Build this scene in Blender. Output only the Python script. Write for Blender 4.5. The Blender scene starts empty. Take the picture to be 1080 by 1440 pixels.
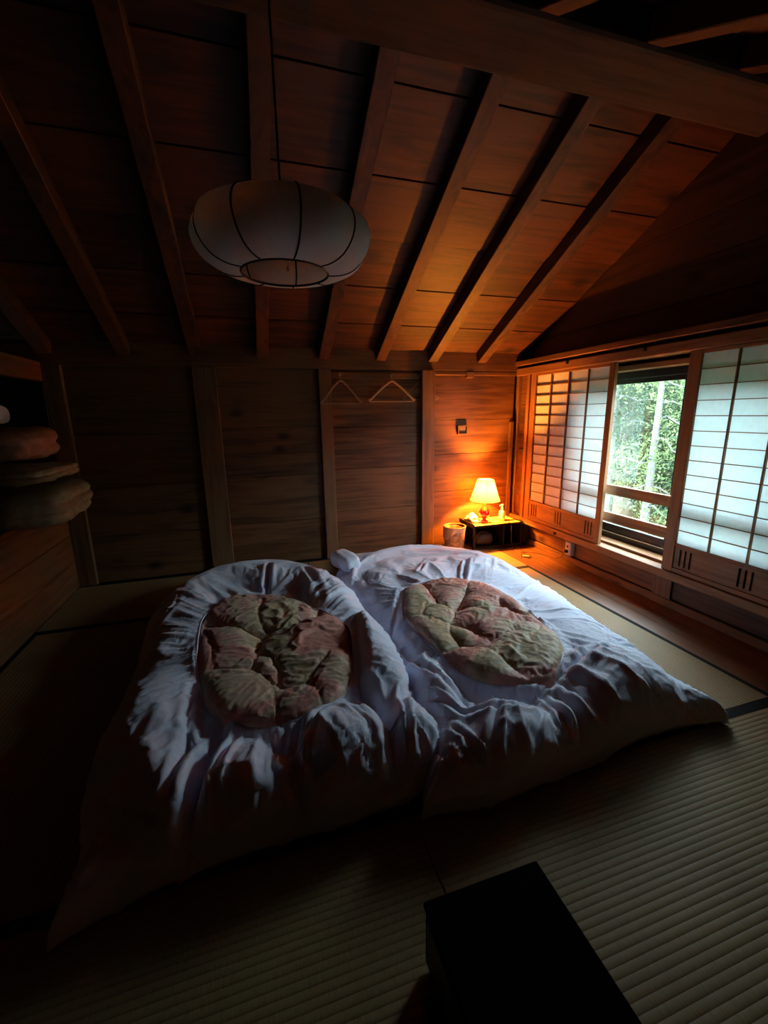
import bpy, bmesh, math, random
import numpy as np
from mathutils import Vector, Matrix, noise

C = bpy.context.scene.collection
scene = bpy.context.scene

# ------------------------------------------------------------------ camera
f, pitch, yaw, roll = 601.0, .22612, .29854, -.01588
cp, sp, cy, sy = math.cos(pitch), math.sin(pitch), math.cos(yaw), math.sin(yaw)
R0 = Vector((cy, -sy, 0)); Fw = Vector((sy*cp, cy*cp, -sp)); U0 = Vector((sy*sp, cy*sp, cp))
Rt = math.cos(roll)*R0 + math.sin(roll)*U0
Up = -math.sin(roll)*R0 + math.cos(roll)*U0
cam_data = bpy.data.cameras.new('camera')
cam = bpy.data.objects.new('camera', cam_data)
C.objects.link(cam)
M = Matrix((Rt, Up, -Fw)).transposed().to_4x4()
M.translation = Vector((0, 0, 1.35))
cam.matrix_world = M
cam_data.sensor_fit = 'VERTICAL'
cam_data.sensor_height = 36.0
cam_data.lens = 36.0*f/1440.0
cam_data.clip_start = 0.02
cam_data.clip_end = 200
scene.camera = cam

# ------------------------------------------------------------------ world
world = bpy.data.worlds.new('overcast_sky'); scene.world = world
world.use_nodes = True
nt = world.node_tree; nt.nodes.clear()
out = nt.nodes.new('ShaderNodeOutputWorld'); bg = nt.nodes.new('ShaderNodeBackground')
tc = nt.nodes.new('ShaderNodeTexCoord'); sep = nt.nodes.new('ShaderNodeSeparateXYZ')
rmp = nt.nodes.new('ShaderNodeValToRGB')
rmp.color_ramp.elements[0].position = 0.0; rmp.color_ramp.elements[0].color = (.42, .52, .55, 1)
rmp.color_ramp.elements[1].position = 0.85; rmp.color_ramp.elements[1].color = (.66, .84, 1.0, 1)
nt.links.new(tc.outputs['Generated'], sep.inputs[0])
nt.links.new(sep.outputs['Z'], rmp.inputs[0]); nt.links.new(rmp.outputs[0], bg.inputs[0])
nt.links.new(bg.outputs[0], out.inputs[0])
bg.inputs[1].default_value = 50.0

scene.view_settings.view_transform = 'Standard'
scene.view_settings.look = 'None'
scene.view_settings.gamma = 1.0
scene.view_settings.use_curve_mapping = False
scene.view_settings.exposure = 0.0
cyc = scene.cycles
cyc.use_denoising = True
cyc.max_bounces = 8; cyc.diffuse_bounces = 5; cyc.transmission_bounces = 6; cyc.transparent_max_bounces = 8
cyc.sample_clamp_indirect = 12.0
cyc.caustics_reflective = False; cyc.caustics_refractive = False

LAMP_W, LAMP_COL = 400.0, (1.0, .30, .03)

# sky portal in the window opening (samples the sky's own light, adds none)
pl = bpy.data.lights.new('window_portal', 'AREA'); pl.shape = 'RECTANGLE'; pl.size = 1.75; pl.size_y = 1.4
pl.cycles.is_portal = True
po = bpy.data.objects.new('window_portal', pl); C.objects.link(po)
po.location = (3.02, 2.26, .96); po.rotation_euler = (0, math.radians(90), 0)
po.rotation_euler = (math.radians(90), 0, math.radians(90))

# ------------------------------------------------------------------ helpers
def link(name, me, mat=None, parent=None):
    o = bpy.data.objects.new(name, me); C.objects.link(o)
    if mat and not me.materials: me.materials.append(mat)
    if parent: o.parent = parent
    return o

def finish(bm, smooth=False):
    me = bpy.data.meshes.new('m'); bmesh.ops.recalc_face_normals(bm, faces=bm.faces)
    bm.to_mesh(me); bm.free()
    if smooth:
        for p in me.polygons: p.use_smooth = True
    return me

def obj(name, bm, mat, parent=None, smooth=False):
    return link(name, finish(bm, smooth), mat, parent)

def thing(name, label, cat, loc=(0, 0, 0), rotz=0, group=None):
    o = bpy.data.objects.new(name, None); C.objects.link(o)
    o.location = loc; o.rotation_euler = (0, 0, rotz); o.empty_display_size = .05
    o['label'] = label; o['category'] = cat
    if group: o['group'] = group
    return o

def tag(o, label, cat, group=None):
    o['label'] = label; o['category'] = cat
    if group: o['group'] = group
    return o

def struct(o):
    o['kind'] = 'structure'; return o

def group_root(name):
    o = bpy.data.objects.new(name, None); C.objects.link(o); return o

def add_box(bm, x0, x1, y0, y1, z0, z1, bev=0.0, mat4=None, seg=1):
    x0, x1 = min(x0, x1), max(x0, x1); y0, y1 = min(y0, y1), max(y0, y1); z0, z1 = min(z0, z1), max(z0, z1)
    vs = [bm.verts.new(v) for v in ((x0,y0,z0),(x1,y0,z0),(x1,y1,z0),(x0,y1,z0),(x0,y0,z1),(x1,y0,z1),(x1,y1,z1),(x0,y1,z1))]
    fs = [bm.faces.new([vs[i] for i in q]) for q in ((3,2,1,0),(4,5,6,7),(0,1,5,4),(1,2,6,5),(2,3,7,6),(3,0,4,7))]
    nv = vs
    if bev > 0:
        es = list({e for fa in fs for e in fa.edges})
        r = bmesh.ops.bevel(bm, geom=es, offset=bev, segments=seg, affect='EDGES', profile=.5)
        nv = list({v for fa in r['faces'] for v in fa.verts} | {v for v in vs if v.is_valid})
    if mat4 is not None:
        bmesh.ops.transform(bm, matrix=mat4, verts=[v for v in nv if v.is_valid])
    return nv

def box(name, x0, x1, y0, y1, z0, z1, mat, parent=None, bev=.003, mat4=None):
    bm = bmesh.new(); add_box(bm, x0, x1, y0, y1, z0, z1, bev)
    if mat4 is not None: bmesh.ops.transform(bm, matrix=mat4, verts=bm.verts)
    return obj(name, bm, mat, parent)

def add_tube(bm, pts, r, n=8, cap=True, radii=None):
    pts = [Vector(p) for p in pts]; rings = []
    up = None
    for i, p in enumerate(pts):
        d = (pts[min(i+1, len(pts)-1)] - pts[max(i-1, 0)]).normalized()
        if up is None:
            up = Vector((0,0,1)) if abs(d.z) < .9 else Vector((1,0,0))
        a = d.cross(up).normalized(); b = a.cross(d).normalized(); up = b
        rr = float(radii[i] if radii else r)
        rings.append([bm.verts.new(p + rr*(math.cos(2*math.pi*k/n)*a + math.sin(2*math.pi*k/n)*b)) for k in range(n)])
    for i in range(len(rings)-1):
        for k in range(n):
            bm.faces.new((rings[i][k], rings[i][(k+1)%n], rings[i+1][(k+1)%n], rings[i+1][k]))
    if cap:
        bm.faces.new(rings[0][::-1]); bm.faces.new(rings[-1])

def add_lathe(bm, prof, n=24, loc=(0,0,0), closed=False):
    rings = []
    for r, z in prof:
        rings.append([bm.verts.new((loc[0]+max(r,1e-4)*math.cos(2*math.pi*k/n), loc[1]+max(r,1e-4)*math.sin(2*math.pi*k/n), loc[2]+z)) for k in range(n)])
    m = len(rings)
    for i in range(m if closed else m-1):
        A, B = rings[i], rings[(i+1) % m]
        for k in range(n):
            bm.faces.new((A[k], A[(k+1)%n], B[(k+1)%n], B[k]))

def grid_mesh(P, closed_u=False):
    """P: array (nu,nv,3)"""
    nu, nv = P.shape[:2]
    idx = np.arange(nu*nv).reshape(nu, nv)
    a = idx[:-1, :-1].ravel(); b = idx[1:, :-1].ravel(); c = idx[1:, 1:].ravel(); d = idx[:-1, 1:].ravel()
    faces = np.stack([a, b, c, d], 1)
    return P.reshape(-1, 3), faces

def np_mesh(verts, faces, smooth=True):
    me = bpy.data.meshes.new('m')
    me.from_pydata(verts.tolist(), [], faces.tolist())
    if smooth: me.polygons.foreach_set('use_smooth', [True]*len(me.polygons))
    me.update(); return me

# ------------------------------------------------------------------ materials
class NT:
    def __init__(s, name):
        s.m = bpy.data.materials.new(name); s.m.use_nodes = True
        s.t = s.m.node_tree; s.t.nodes.clear()
        s.o = s.n('ShaderNodeOutputMaterial')
    def n(s, k, **kw):
        nd = s.t.nodes.new(k)
        for a, v in kw.items(): setattr(nd, a, v)
        return nd
    def l(s, a, b): s.t.links.new(a, b)
    def ramp(s, inp, stops, interp='LINEAR'):
        r = s.n('ShaderNodeValToRGB'); cr = r.color_ramp; cr.interpolation = interp
        while len(cr.elements) < len(stops): cr.elements.new(.5)
        for e, (p, c) in zip(cr.elements, stops):
            e.position = p; e.color = (*c, 1) if len(c) == 3 else c
        s.l(inp, r.inputs[0]); return r
    def math(s, op, a, b=None):
        m = s.n('ShaderNodeMath', operation=op)
        for i, v in enumerate((a, b)):
            if v is None: continue
            if isinstance(v, (int, float)): m.inputs[i].default_value = v
            else: s.l(v, m.inputs[i])
        return m.outputs[0]
    def bsdf(s, rough=.6, spec=.4, color=None):
        b = s.n('ShaderNodeBsdfPrincipled'); b.inputs['Roughness'].default_value = rough
        b.inputs['Specular IOR Level'].default_value = spec
        if color is not None: b.inputs['Base Color'].default_value = (*color, 1)
        s.l(b.outputs[0], s.o.inputs[0]); return b
    def bump(s, h, strength, dist, b):
        n = s.n('ShaderNodeBump'); n.inputs['Strength'].default_value = strength; n.inputs['Distance'].default_value = dist
        s.l(h, n.inputs['Height']); s.l(n.outputs[0], b.inputs['Normal'])

def wood(name, axis, dark, mid, light, rough=.55, knots=True, vary=.5, flat=1):
    """grain runs along `axis` (0,1,2) of object space; each plank shifted by its own random number"""
    w = NT(name); b = w.bsdf(rough, .35)
    tc = w.n('ShaderNodeTexCoord'); oi = w.n('ShaderNodeObjectInfo')
    add = w.n('ShaderNodeVectorMath', operation='MULTIPLY_ADD')
    cx = w.n('ShaderNodeCombineXYZ')
    for i in range(3): w.l(oi.outputs['Random'], cx.inputs[i])
    w.l(cx.outputs[0], add.inputs[0]); add.inputs[1].default_value = (37.0, 23.0, 51.0); w.l(tc.outputs['Object'], add.inputs[2])
    mp = w.n('ShaderNodeMapping'); sc = [14.0, 14.0, 14.0]; sc[axis] = 1.1; mp.inputs['Scale'].default_value = sc
    w.l(add.outputs[0], mp.inputs[0])
    n1 = w.n('ShaderNodeTexNoise'); n1.inputs['Scale'].default_value = 1.0; n1.inputs['Detail'].default_value = 5; n1.inputs['Distortion'].default_value = 1.2
    w.l(mp.outputs[0], n1.inputs[0])
    # large blotches / wear
    n2 = w.n('ShaderNodeTexNoise'); n2.inputs['Scale'].default_value = 1.7; n2.inputs['Detail'].default_value = 3; w.l(add.outputs[0], n2.inputs[0])
    mp3 = w.n('ShaderNodeMapping'); s3 = [60.0]*3; s3[axis] = 3.0; mp3.inputs['Scale'].default_value = s3; w.l(add.outputs[0], mp3.inputs[0])
    n3 = w.n('ShaderNodeTexNoise'); n3.inputs['Scale'].default_value = 1.0; n3.inputs['Detail'].default_value = 2; w.l(mp3.outputs[0], n3.inputs[0])
    v = w.math('ADD', w.math('MULTIPLY', n1.outputs[0], .72), w.math('MULTIPLY', n2.outputs[0], .3))
    v = w.math('ADD', v, w.math('MULTIPLY', n3.outputs[0], .25))
    v = w.math('ADD', v, w.math('MULTIPLY', w.math('SUBTRACT', oi.outputs['Random'], .5), .16*vary*2))
    if knots:
        mk = w.n('ShaderNodeMapping'); sk = [4.2]*3; sk[axis] = 2.4; sk[flat] = 0.0; mk.inputs['Scale'].default_value = sk; w.l(add.outputs[0], mk.inputs[0])
        nd = w.n('ShaderNodeTexNoise'); nd.inputs['Scale'].default_value = 3.0; w.l(mk.outputs[0], nd.inputs[0])
        mx = w.n('ShaderNodeMixRGB'); mx.inputs[0].default_value = .10; w.l(mk.outputs[0], mx.inputs[1]); w.l(nd.outputs['Color'], mx.inputs[2])
        vo = w.n('ShaderNodeTexVoronoi', voronoi_dimensions='2D'); vo.inputs['Scale'].default_value = .8; sx_ = w.n('ShaderNodeSeparateXYZ'); cb_ = w.n('ShaderNodeCombineXYZ'); w.l(mx.outputs[0], sx_.inputs[0]); k_ = [i for i in range(3) if i != flat]; w.l(sx_.outputs[k_[0]], cb_.inputs[0]); w.l(sx_.outputs[k_[1]], cb_.inputs[1]); w.l(cb_.outputs[0], vo.inputs[0]); sc_ = w.n('ShaderNodeSeparateColor'); w.l(vo.outputs['Color'], sc_.inputs[0]); pick = w.math('GREATER_THAN', sc_.outputs[0], .72)
        kr = w.ramp(vo.outputs['Distance'], [(0, (1,1,1)), (.05, (.8,.8,.8)), (.10, (.35,.35,.35)), (.17, (0,0,0))])
        v = w.math('SUBTRACT', v, w.math('MULTIPLY', w.math('MULTIPLY', kr.outputs[0], pick), .34))
    r = w.ramp(v, [(.30, dark), (.52, mid), (.72, light)])
    w.l(r.outputs[0], b.inputs['Base Color'])
    w.bump(v, .25, .004, b)
    return w.m

W_D, W_M, W_L = (.020,.008,.004), (.085,.034,.014), (.17,.075,.030)
wood_x = wood('stained_cedar_boards', 0, W_D, W_M, W_L)
wood_y = wood('stained_cedar_boards_long', 1, W_D, W_M, W_L, flat=0)
wood_z = wood('stained_cedar_posts', 2, (.03,.014,.008), (.115,.055,.026), (.20,.10,.05), knots=False)
ceil_x = wood('dark_ceiling_cedar', 0, (.008,.0022,.0008), (.034,.009,.0022), (.082,.023,.005), flat=2)  # darker, redder mix than the wall cedar
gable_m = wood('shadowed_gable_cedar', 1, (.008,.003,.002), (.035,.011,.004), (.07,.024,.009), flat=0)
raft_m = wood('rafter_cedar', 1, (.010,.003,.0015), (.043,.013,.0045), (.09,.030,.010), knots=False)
beam_m = wood('rough_beam_timber', 0, (.012,.007,.005), (.032,.018,.012), (.055,.033,.021), rough=.9, knots=True)
screen_m = wood('screen_cedar', 1, (.06,.022,.009), (.20,.082,.030), (.30,.14,.055), knots=False, vary=.2)
screen_z = wood('screen_cedar_upright', 2, (.06,.022,.009), (.20,.082,.030), (.30,.14,.055), knots=False, vary=.2)
floor_m = wood('varnished_floor_boards', 1, (.05,.018,.008), (.13,.05,.02), (.2,.085,.035), rough=.45, knots=False)

def plain(name, color, rough=.6, spec=.4, metal=0, bump=0, bscale=60, noise_amt=0):
    w = NT(name); b = w.bsdf(rough, spec, color); b.inputs['Metallic'].default_value = metal
    if bump or noise_amt:
        tc = w.n('ShaderNodeTexCoord'); n = w.n('ShaderNodeTexNoise'); n.inputs['Scale'].default_value = bscale; n.inputs['Detail'].default_value = 4
        w.l(tc.outputs['Object'], n.inputs[0])
        if bump: w.bump(n.outputs[0], bump, .004, b)
        if noise_amt:
            r = w.ramp(n.outputs[0], [(.3, tuple(c*(1-noise_amt) for c in color)), (.7, tuple(min(1, c*(1+noise_amt)) for c in color))])
            w.l(r.outputs[0], b.inputs['Base Color'])
    return w.m

def tatami_mat(name, axis):
    w = NT(name); b = w.bsdf(.62, .3); tc = w.n('ShaderNodeTexCoord'); sep = w.n('ShaderNodeSeparateXYZ'); w.l(tc.outputs['Object'], sep.inputs[0])
    across = sep.outputs['Y' if axis == 0 else 'X']; along = sep.outputs['X' if axis == 0 else 'Y']
    s = w.math('SINE', w.math('MULTIPLY', across, 2*math.pi/.0215))
    rib = w.math('POWER', w.math('ABSOLUTE', w.math('SINE', w.math('MULTIPLY', across, math.pi/.0215))), .6)
    mp = w.n('ShaderNodeMapping'); sc = [30.0, 30.0, 30.0]; sc[1-axis if axis in (0,1) else 0] = 30.0; sc[axis] = 420.0; mp.inputs['Scale'].default_value = sc
    w.l(tc.outputs['Object'], mp.inputs[0]); n = w.n('ShaderNodeTexNoise'); n.inputs['Scale'].default_value = 1; n.inputs['Detail'].default_value = 2; w.l(mp.outputs[0], n.inputs[0])
    n2 = w.n('ShaderNodeTexNoise'); n2.inputs['Scale'].default_value = 2.2; w.l(tc.outputs['Object'], n2.inputs[0])
    v = w.math('ADD', w.math('MULTIPLY', n.outputs[0], .5), w.math('MULTIPLY', n2.outputs[0], .3))
    v = w.math('ADD', v, w.math('MULTIPLY', rib, .16))
    r = w.ramp(v, [(.25, (.14,.085,.036)), (.6, (.31,.205,.09)), (.85, (.37,.255,.125))])
    w.l(r.outputs[0], b.inputs['Base Color'])
    h = w.math('ADD', rib, w.math('MULTIPLY', n.outputs[0], .25))
    w.bump(h, .7, .0022, b)
    return w.m

tat_x = tatami_mat('tatami_rush_x', 0); tat_y = tatami_mat('tatami_rush_y', 1)
border_m = plain('black_border_cloth', (.012,.012,.013), .8, .1, bump=.3, bscale=400)
def cloth_white(name, col):
    w = NT(name); b = w.bsdf(.72, .25, col); b.inputs['Sheen Weight'].default_value = .15
    tc = w.n('ShaderNodeTexCoord'); n = w.n('ShaderNodeTexNoise'); n.inputs['Scale'].default_value = 500; w.l(tc.outputs['Object'], n.inputs[0])
    n2 = w.n('ShaderNodeTexNoise'); n2.inputs['Scale'].default_value = 28; n2.inputs['Detail'].default_value = 4; n2.inputs['Distortion'].default_value = 1.5; w.l(tc.outputs['Object'], n2.inputs[0])
    w.bump(w.math('ADD', w.math('MULTIPLY', n.outputs[0], .12), n2.outputs[0]), .28, .006, b)
    return w.m
cover_m = cloth_white('lavender_white_cotton', (.74,.77,.94))
sheet_m = cloth_white('white_sheet_cotton', (.76,.79,.94))

def quilt_mat(name, seed):
    w = NT(name); b = w.bsdf(.55, .3); b.inputs['Sheen Weight'].default_value = .1
    tc = w.n('ShaderNodeTexCoord'); mp = w.n('ShaderNodeMapping'); mp.inputs['Location'].default_value = (seed, seed*.7, 0); w.l(tc.outputs['Object'], mp.inputs[0])
    n = w.n('ShaderNodeTexNoise'); n.inputs['Scale'].default_value = 2.6; n.inputs['Detail'].default_value = 4; n.inputs['Roughness'].default_value = .55; n.inputs['Distortion'].default_value = .8; w.l(mp.outputs[0], n.inputs[0])
    r = w.ramp(n.outputs[0], [(.34, (.36,.27,.15)), (.43, (.60,.47,.31)), (.48, (.68,.48,.37)), (.53, (.68,.33,.27)), (.63, (.54,.23,.19)), (.72, (.64,.49,.36))])
    n2 = w.n('ShaderNodeTexNoise'); n2.inputs['Scale'].default_value = 30; n2.inputs['Detail'].default_value = 5; w.l(mp.outputs[0], n2.inputs[0])
    r2 = w.ramp(n2.outputs[0], [(.35, (.82,.82,.80)), (.65, (1.08,1.08,1.08))])
    mx = w.n('ShaderNodeMixRGB', blend_type='MULTIPLY'); mx.inputs[0].default_value = 1; w.l(r.outputs[0], mx.inputs[1]); w.l(r2.outputs[0], mx.inputs[2])
    w.l(mx.outputs[0], b.inputs['Base Color'])
    n3 = w.n('ShaderNodeTexNoise'); n3.inputs['Scale'].default_value = 40; n3.inputs['Detail'].default_value = 3; n3.inputs['Distortion'].default_value = 2; w.l(tc.outputs['Object'], n3.inputs[0])
    w.bump(n3.outputs[0], .12, .006, b)
    return w.m

def paper_mat(name, col, trans):
    w = NT(name); d = w.n('ShaderNodeBsdfDiffuse'); t = w.n('ShaderNodeBsdfTranslucent'); m = w.n('ShaderNodeMixShader')
    tc = w.n('ShaderNodeTexCoord'); n = w.n('ShaderNodeTexNoise'); n.inputs['Scale'].default_value = 35; n.inputs['Detail'].default_value = 5; w.l(tc.outputs['Object'], n.inputs[0])
    r = w.ramp(n.outputs[0], [(.3, tuple(c*.94 for c in col)), (.7, col)])
    w.l(r.outputs[0], d.inputs[0]); w.l(r.outputs[0], t.inputs[0])
    m.inputs[0].default_value = trans; w.l(d.outputs[0], m.inputs[1]); w.l(t.outputs[0], m.inputs[2]); w.l(m.outputs[0], w.o.inputs[0])
    return w.m
shoji_paper = paper_mat('translucent_screen_paper', (.88,.94,.93), .32)
lantern_paper = paper_mat('lantern_paper', (.80,.76,.70), .35)
alu = plain('dark_bronze_aluminium', (.025,.022,.02), .35, .5, metal=.6)
alu_l = plain('pale_aluminium_track', (.6,.62,.6), .3, .5, metal=.8)
black_m = plain('black_lacquered_wood', (.006,.004,.004), .5, .2, bump=.1)
dark_m = plain('very_dark_cloth', (.012,.010,.010), .8, .2, bump=.4, bscale=90)

def glass_mat():
    w = NT('window_glass'); t = w.n('ShaderNodeBsdfTransparent'); g = w.n('ShaderNodeBsdfGlossy'); g.inputs['Roughness'].default_value = .02
    fr = w.n('ShaderNodeLayerWeight'); fr.inputs[0].default_value = .5; m = w.n('ShaderNodeMixShader')
    t.inputs[0].default_value = (.93,.96,.94,1)
    w.l(w.math('ADD', w.math('MULTIPLY', w.math('POWER', fr.outputs['Facing'], 4.0), .5), .04), m.inputs[0]); w.l(t.outputs[0], m.inputs[1]); w.l(g.outputs[0], m.inputs[2]); w.l(m.outputs[0], w.o.inputs[0]); return w.m
glass_m = glass_mat()

# ------------------------------------------------------------------ room constants
XL, XR, YF, YN = -1.43, 2.71, 3.92, -.25
SL = .5125                       # roof slope
ZC = 1.90                        # underside of ceiling boards at the far wall
YR = 1.83                        # ridge
def zc(y): return ZC + (YF - y)*SL if y >= YR else ZC + (YF - YR)*SL - (YR - y)*SL

# ---- floor
fl = struct(box('floor', -2.4, 3.05, YN-.1, 4.05, -.14, -.055, plain('subfloor', (.08,.05,.03)), bev=0))
def tatami(x0, x1, y0, y1, axis):
    bm = bmesh.new(); add_box(bm, x0+.001, x1-.001, y0+.001, y1-.001, -.055, 0, .004)
    o = obj('tatami_mat', bm, tat_x if axis == 0 else tat_y, fl)
    w = .045 if axis == 0 else .028
    for s in (0, 1):
        bm = bmesh.new()
        if axis == 0:
            a = y0+.0005 if s == 0 else y1-.0005-w; add_box(bm, x0+.002, x1-.002, a, a+w, -.02, .0015, .001)
        else:
            a = x0+.0005 if s == 0 else x1-.0005-w; add_box(bm, a, a+w, y0+.002, y1-.002, -.02, .0015, .001)
        obj('cloth_border', bm, border_m, o)
mid = [XL + (2.30-XL)*i/4 for i in range(5)]
for i in range(4): tatami(mid[i], mid[i+1], 1.17, 3.05, 1)
for a, b_ in ((XL, .432), (.432, 2.30)):
    tatami(a, b_, 3.05, YF-.01, 0); tatami(a, b_, .235, 1.17, 0); tatami(a, b_, YN, .235, 0)
for i in range(3):
    bx0 = 2.302 + i*.137
    box('floor_board', bx0, bx0+.1355, YN, YF, -.05, .0, floor_m, fl, .0008)

# ---- far wall
wf = struct(box('wall_far', -2.3, 3.0, 3.965, 4.06, -.05, 2.4, plain('wall_backing', (.03,.015,.01)), bev=0))
def plankrow(x0, x1, seams, y, parent, mat, d=.03, name='wall_plank'):
    for a, b_ in zip(seams[:-1], seams[1:]):
        box(name, x0, x1, y, y+d, a+.0015, b_-.0015, mat, parent, .003)
plankrow(-1.30, -.40, [0, .39, .80, 1.22, 1.74], 3.925, wf, wood_x)
plankrow(-.22, .62, [0, .40, .82, 1.25, 1.74], 3.925, wf, wood_x)
plankrow(.73, 1.585, [0, .447, .849, 1.234, 1.60, 1.74], 3.925, wf, wood_x)
plankrow(1.715, 2.62, [0, .568, .946, 1.282, 1.70], 3.925, wf, wood_x)
for a, b_ in ((-1.43, -1.30), (-.40, -.22), (.62, .73)):
    box('wall_post', a, b_, 3.885, 3.965, 0, 1.74, wood_z, wf, .004)
box('wall_post', 1.585, 1.715, 3.865, 3.965, 0, 1.74, wood_z, wf, .004)
box('wall_post', 2.575, 2.62, 3.90, 3.965, .0, 1.25, wood_z, wf, .004)
box('wall_beam', -2.2, 2.72, 3.90, 3.965, 1.74, 1.925, wood_x, wf, .004)
box('wall_rail', .735, 1.583, 3.905, 3.93, 1.665, 1.715, wood_x, wf, .003)
box('wall_rail', 1.717, 2.62, 3.90, 3.93, 1.70, 1.735, wood_x, wf, .003)
# small square wooden plug and notch
bm = bmesh.new()
for s in ((1.985,2.09,1.215,1.225),(1.985,2.09,1.135,1.145),(1.985,1.996,1.145,1.215),(2.079,2.09,1.145,1.215)):
    add_box(bm, s[0], s[1], 3.903, 3.927, s[2], s[3], .001)
obj('plug_frame', bm, wood_z, wf)
box('square_plug', 1.998, 2.077, 3.915, 3.93, 1.147, 1.213, plain('grey_plug', (.12,.09,.07)), wf, .002)
box('square_plug', 2.06, 2.14, 3.895, 3.93, 1.675, 1.733, wood_z, wf, .003)

# ---- ceiling: boards across, rafters down the slope, ridge beam
ce = struct(group_root('ceiling'))
def roof_box(name, x0, x1, s0, s1, lo, hi, mat, side=1, bev=.003):
    """box lying on the slope: s along slope measured horizontally in y from the eave, lo/hi normal offsets from board underside (up positive)"""
    ang = math.atan(SL); ca = math.cos(ang)
    bm = bmesh.new(); add_box(bm, x0, x1, -s1/ca, -s0/ca, lo, hi, bev)
    if side == 1: M4 = Matrix.Translation((0, YF, ZC)) @ Matrix.Rotation(-ang, 4, 'X')
    else:
        y0 = 2*YR - YF
        M4 = Matrix.Translation((0, y0, ZC)) @ Matrix.Rotation(ang, 4, 'X') @ Matrix.Scale(-1, 4, (0,1,0))
    bmesh.ops.transform(bm, matrix=M4, verts=bm.verts)
    return obj(name, bm, mat, ce)
seams = [-.10, .315, .665, 1.02, 1.375, 1.745, 2.11]
for side in (1, -1):
    for k, (a, b_) in enumerate(zip(seams[:-1], seams[1:])):
        dz = .004*((k*7) % 3)
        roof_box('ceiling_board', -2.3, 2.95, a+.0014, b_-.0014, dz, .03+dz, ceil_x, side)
    for i in range(-5, 6):
        x0 = .112 + .512*i
        if x0 > 2.5: continue
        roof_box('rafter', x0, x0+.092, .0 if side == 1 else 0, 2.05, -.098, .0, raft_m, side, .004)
struct(box('light_seal_deck', -2.4, 3.0, YN-.2, 4.1, 3.05, 3.1, plain('light_seal_black', (.02,.02,.02)), ce, 0)) if 0 else None
for side in (1, -1): roof_box('light_seal_deck', -2.4, 3.0, -.2, 2.2, .045, .09, plain('light_seal_black', (.02,.02,.02)), side, 0)  # unseen opaque layer added above the boards to stop light leaking through gaps
bm = bmesh.new(); add_box(bm, -2.3, 2.9, 1.67, 1.985, 2.765, 3.02, .03, seg=3)
o = obj('ridge_beam', bm, beam_m, ce)

# ---- right wall
wr = struct(group_root('wall_right'))
def prism_yz(bm, x0, x1, poly):
    a = [bm.verts.new((x0, y, z)) for y, z in poly]; b_ = [bm.verts.new((x1, y, z)) for y, z in poly]
    n = len(poly); bm.faces.new(a[::-1]); bm.faces.new(b_)
    for i in range(n): bm.faces.new((a[i], a[(i+1)%n], b_[(i+1)%n], b_[i]))
# gable boards above the header, horizontal, cut to the roof line
gz = [1.80, 2.02, 2.25, 2.48, 2.72, 3.0]
for a, b_ in zip(gz[:-1], gz[1:]):
    a += .002; b_ -= .002
    def ys(z):
        d = (z - ZC)/SL
        return (2*YR-YF + d, YF - d) if d > 0 else (YN, YF)
    (l0, r0), (l1, r1) = ys(a), ys(b_)
    l0 = max(l0, YN); l1 = max(l1, YN)
    if r1 <= l1: l1 = r1 = YR
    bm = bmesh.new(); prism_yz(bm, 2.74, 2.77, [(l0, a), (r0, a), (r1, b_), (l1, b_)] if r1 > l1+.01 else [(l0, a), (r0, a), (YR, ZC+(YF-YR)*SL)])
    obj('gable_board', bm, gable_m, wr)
# outer solid wall round the window opening
ext = plain('outer_wall_timber', (.05,.03,.02), .8)
WY0, WY1, WZ0, WZ1 = 1.45, 3.07, .30, 1.64
box('wall_core', 2.80, 2.93, YN-.1, WY0, -.1, 3.1, ext, wr, 0)
box('wall_core', 2.80, 2.93, WY1, 4.06, -.1, 3.1, ext, wr, 0)
box('wall_core', 2.80, 2.93, WY0, WY1, -.1, WZ0-.02, ext, wr, 0)
box('wall_core', 2.80, 2.93, WY0, WY1, WZ1+.02, 3.1, ext, wr, 0)
# lower boards, posts and mouldings
ly = [YN, .98, 1.06, 2.05, 2.19, 3.02, 3.13, YF]
for i, (a, b_) in enumerate(zip(ly[:-1], ly[1:])):
    if b_-a < .2: box('wall_post', 2.695, 2.80, a, b_, 0, .228, wood_z, wr, .003)
    else:
        box('wall_plank', 2.712, 2.80, a, b_, .062, .226, wood_y, wr, .003)
struct(box('baseboard_right', 2.690, 2.712, YN, YF, 0, .058, wood_y, None, .004))
t = struct(group_root('trim_1'))
box('sill_beam', 2.622, 2.80, YN, YF, .226, .283, screen_m, t, .004)
t2 = struct(group_root('trim_2'))
box('header_beam', 2.622, 2.80, YN, YF, 1.698, 1.765, screen_m, t2, .004)
box('header_ledge', 2.60, 2.80, YN, YF, 1.79, 1.835, wood_y, t2, .004)
box('header_board', 2.70, 2.80, YN, YF, 1.765, 1.79, wood_y, t2, .0)
# corner panel beside the screen
for a, b_ in ((.283, .62), (.62, .98), (.98, 1.285), (1.285, 1.42), (1.42, 1.698)):
    box('wall_plank', 2.69, 2.72, 3.735, 3.905, a+.0015, b_-.0015, wood_y, wr, .003)
box('wall_post', 2.63, 2.80, 3.69, 3.735, .283, 1.698, screen_z, wr, .003)
box('wall_post', 2.66, 2.80, 3.905, 3.965, 0, 1.80, wood_z, wr, .003)
box('wall_knob', 2.612, 2.625, 3.15, 3.18, .235, .262, black_m, wr, .004)
box('wall_knob', 2.612, 2.625, 3.16, 3.185, 1.735, 1.765, black_m, wr, .004)
box('wall_knob', 2.612, 2.625, 2.40, 2.425, 1.735, 1.765, black_m, wr, .004)
# wall near part beyond the screens
for k in range(4):
    a = .283 + k*.355
    box('wall_plank', 2.70, 2.80, YN, 1.07, a+.002, a+.353, wood_y, wr, .003)

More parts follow.
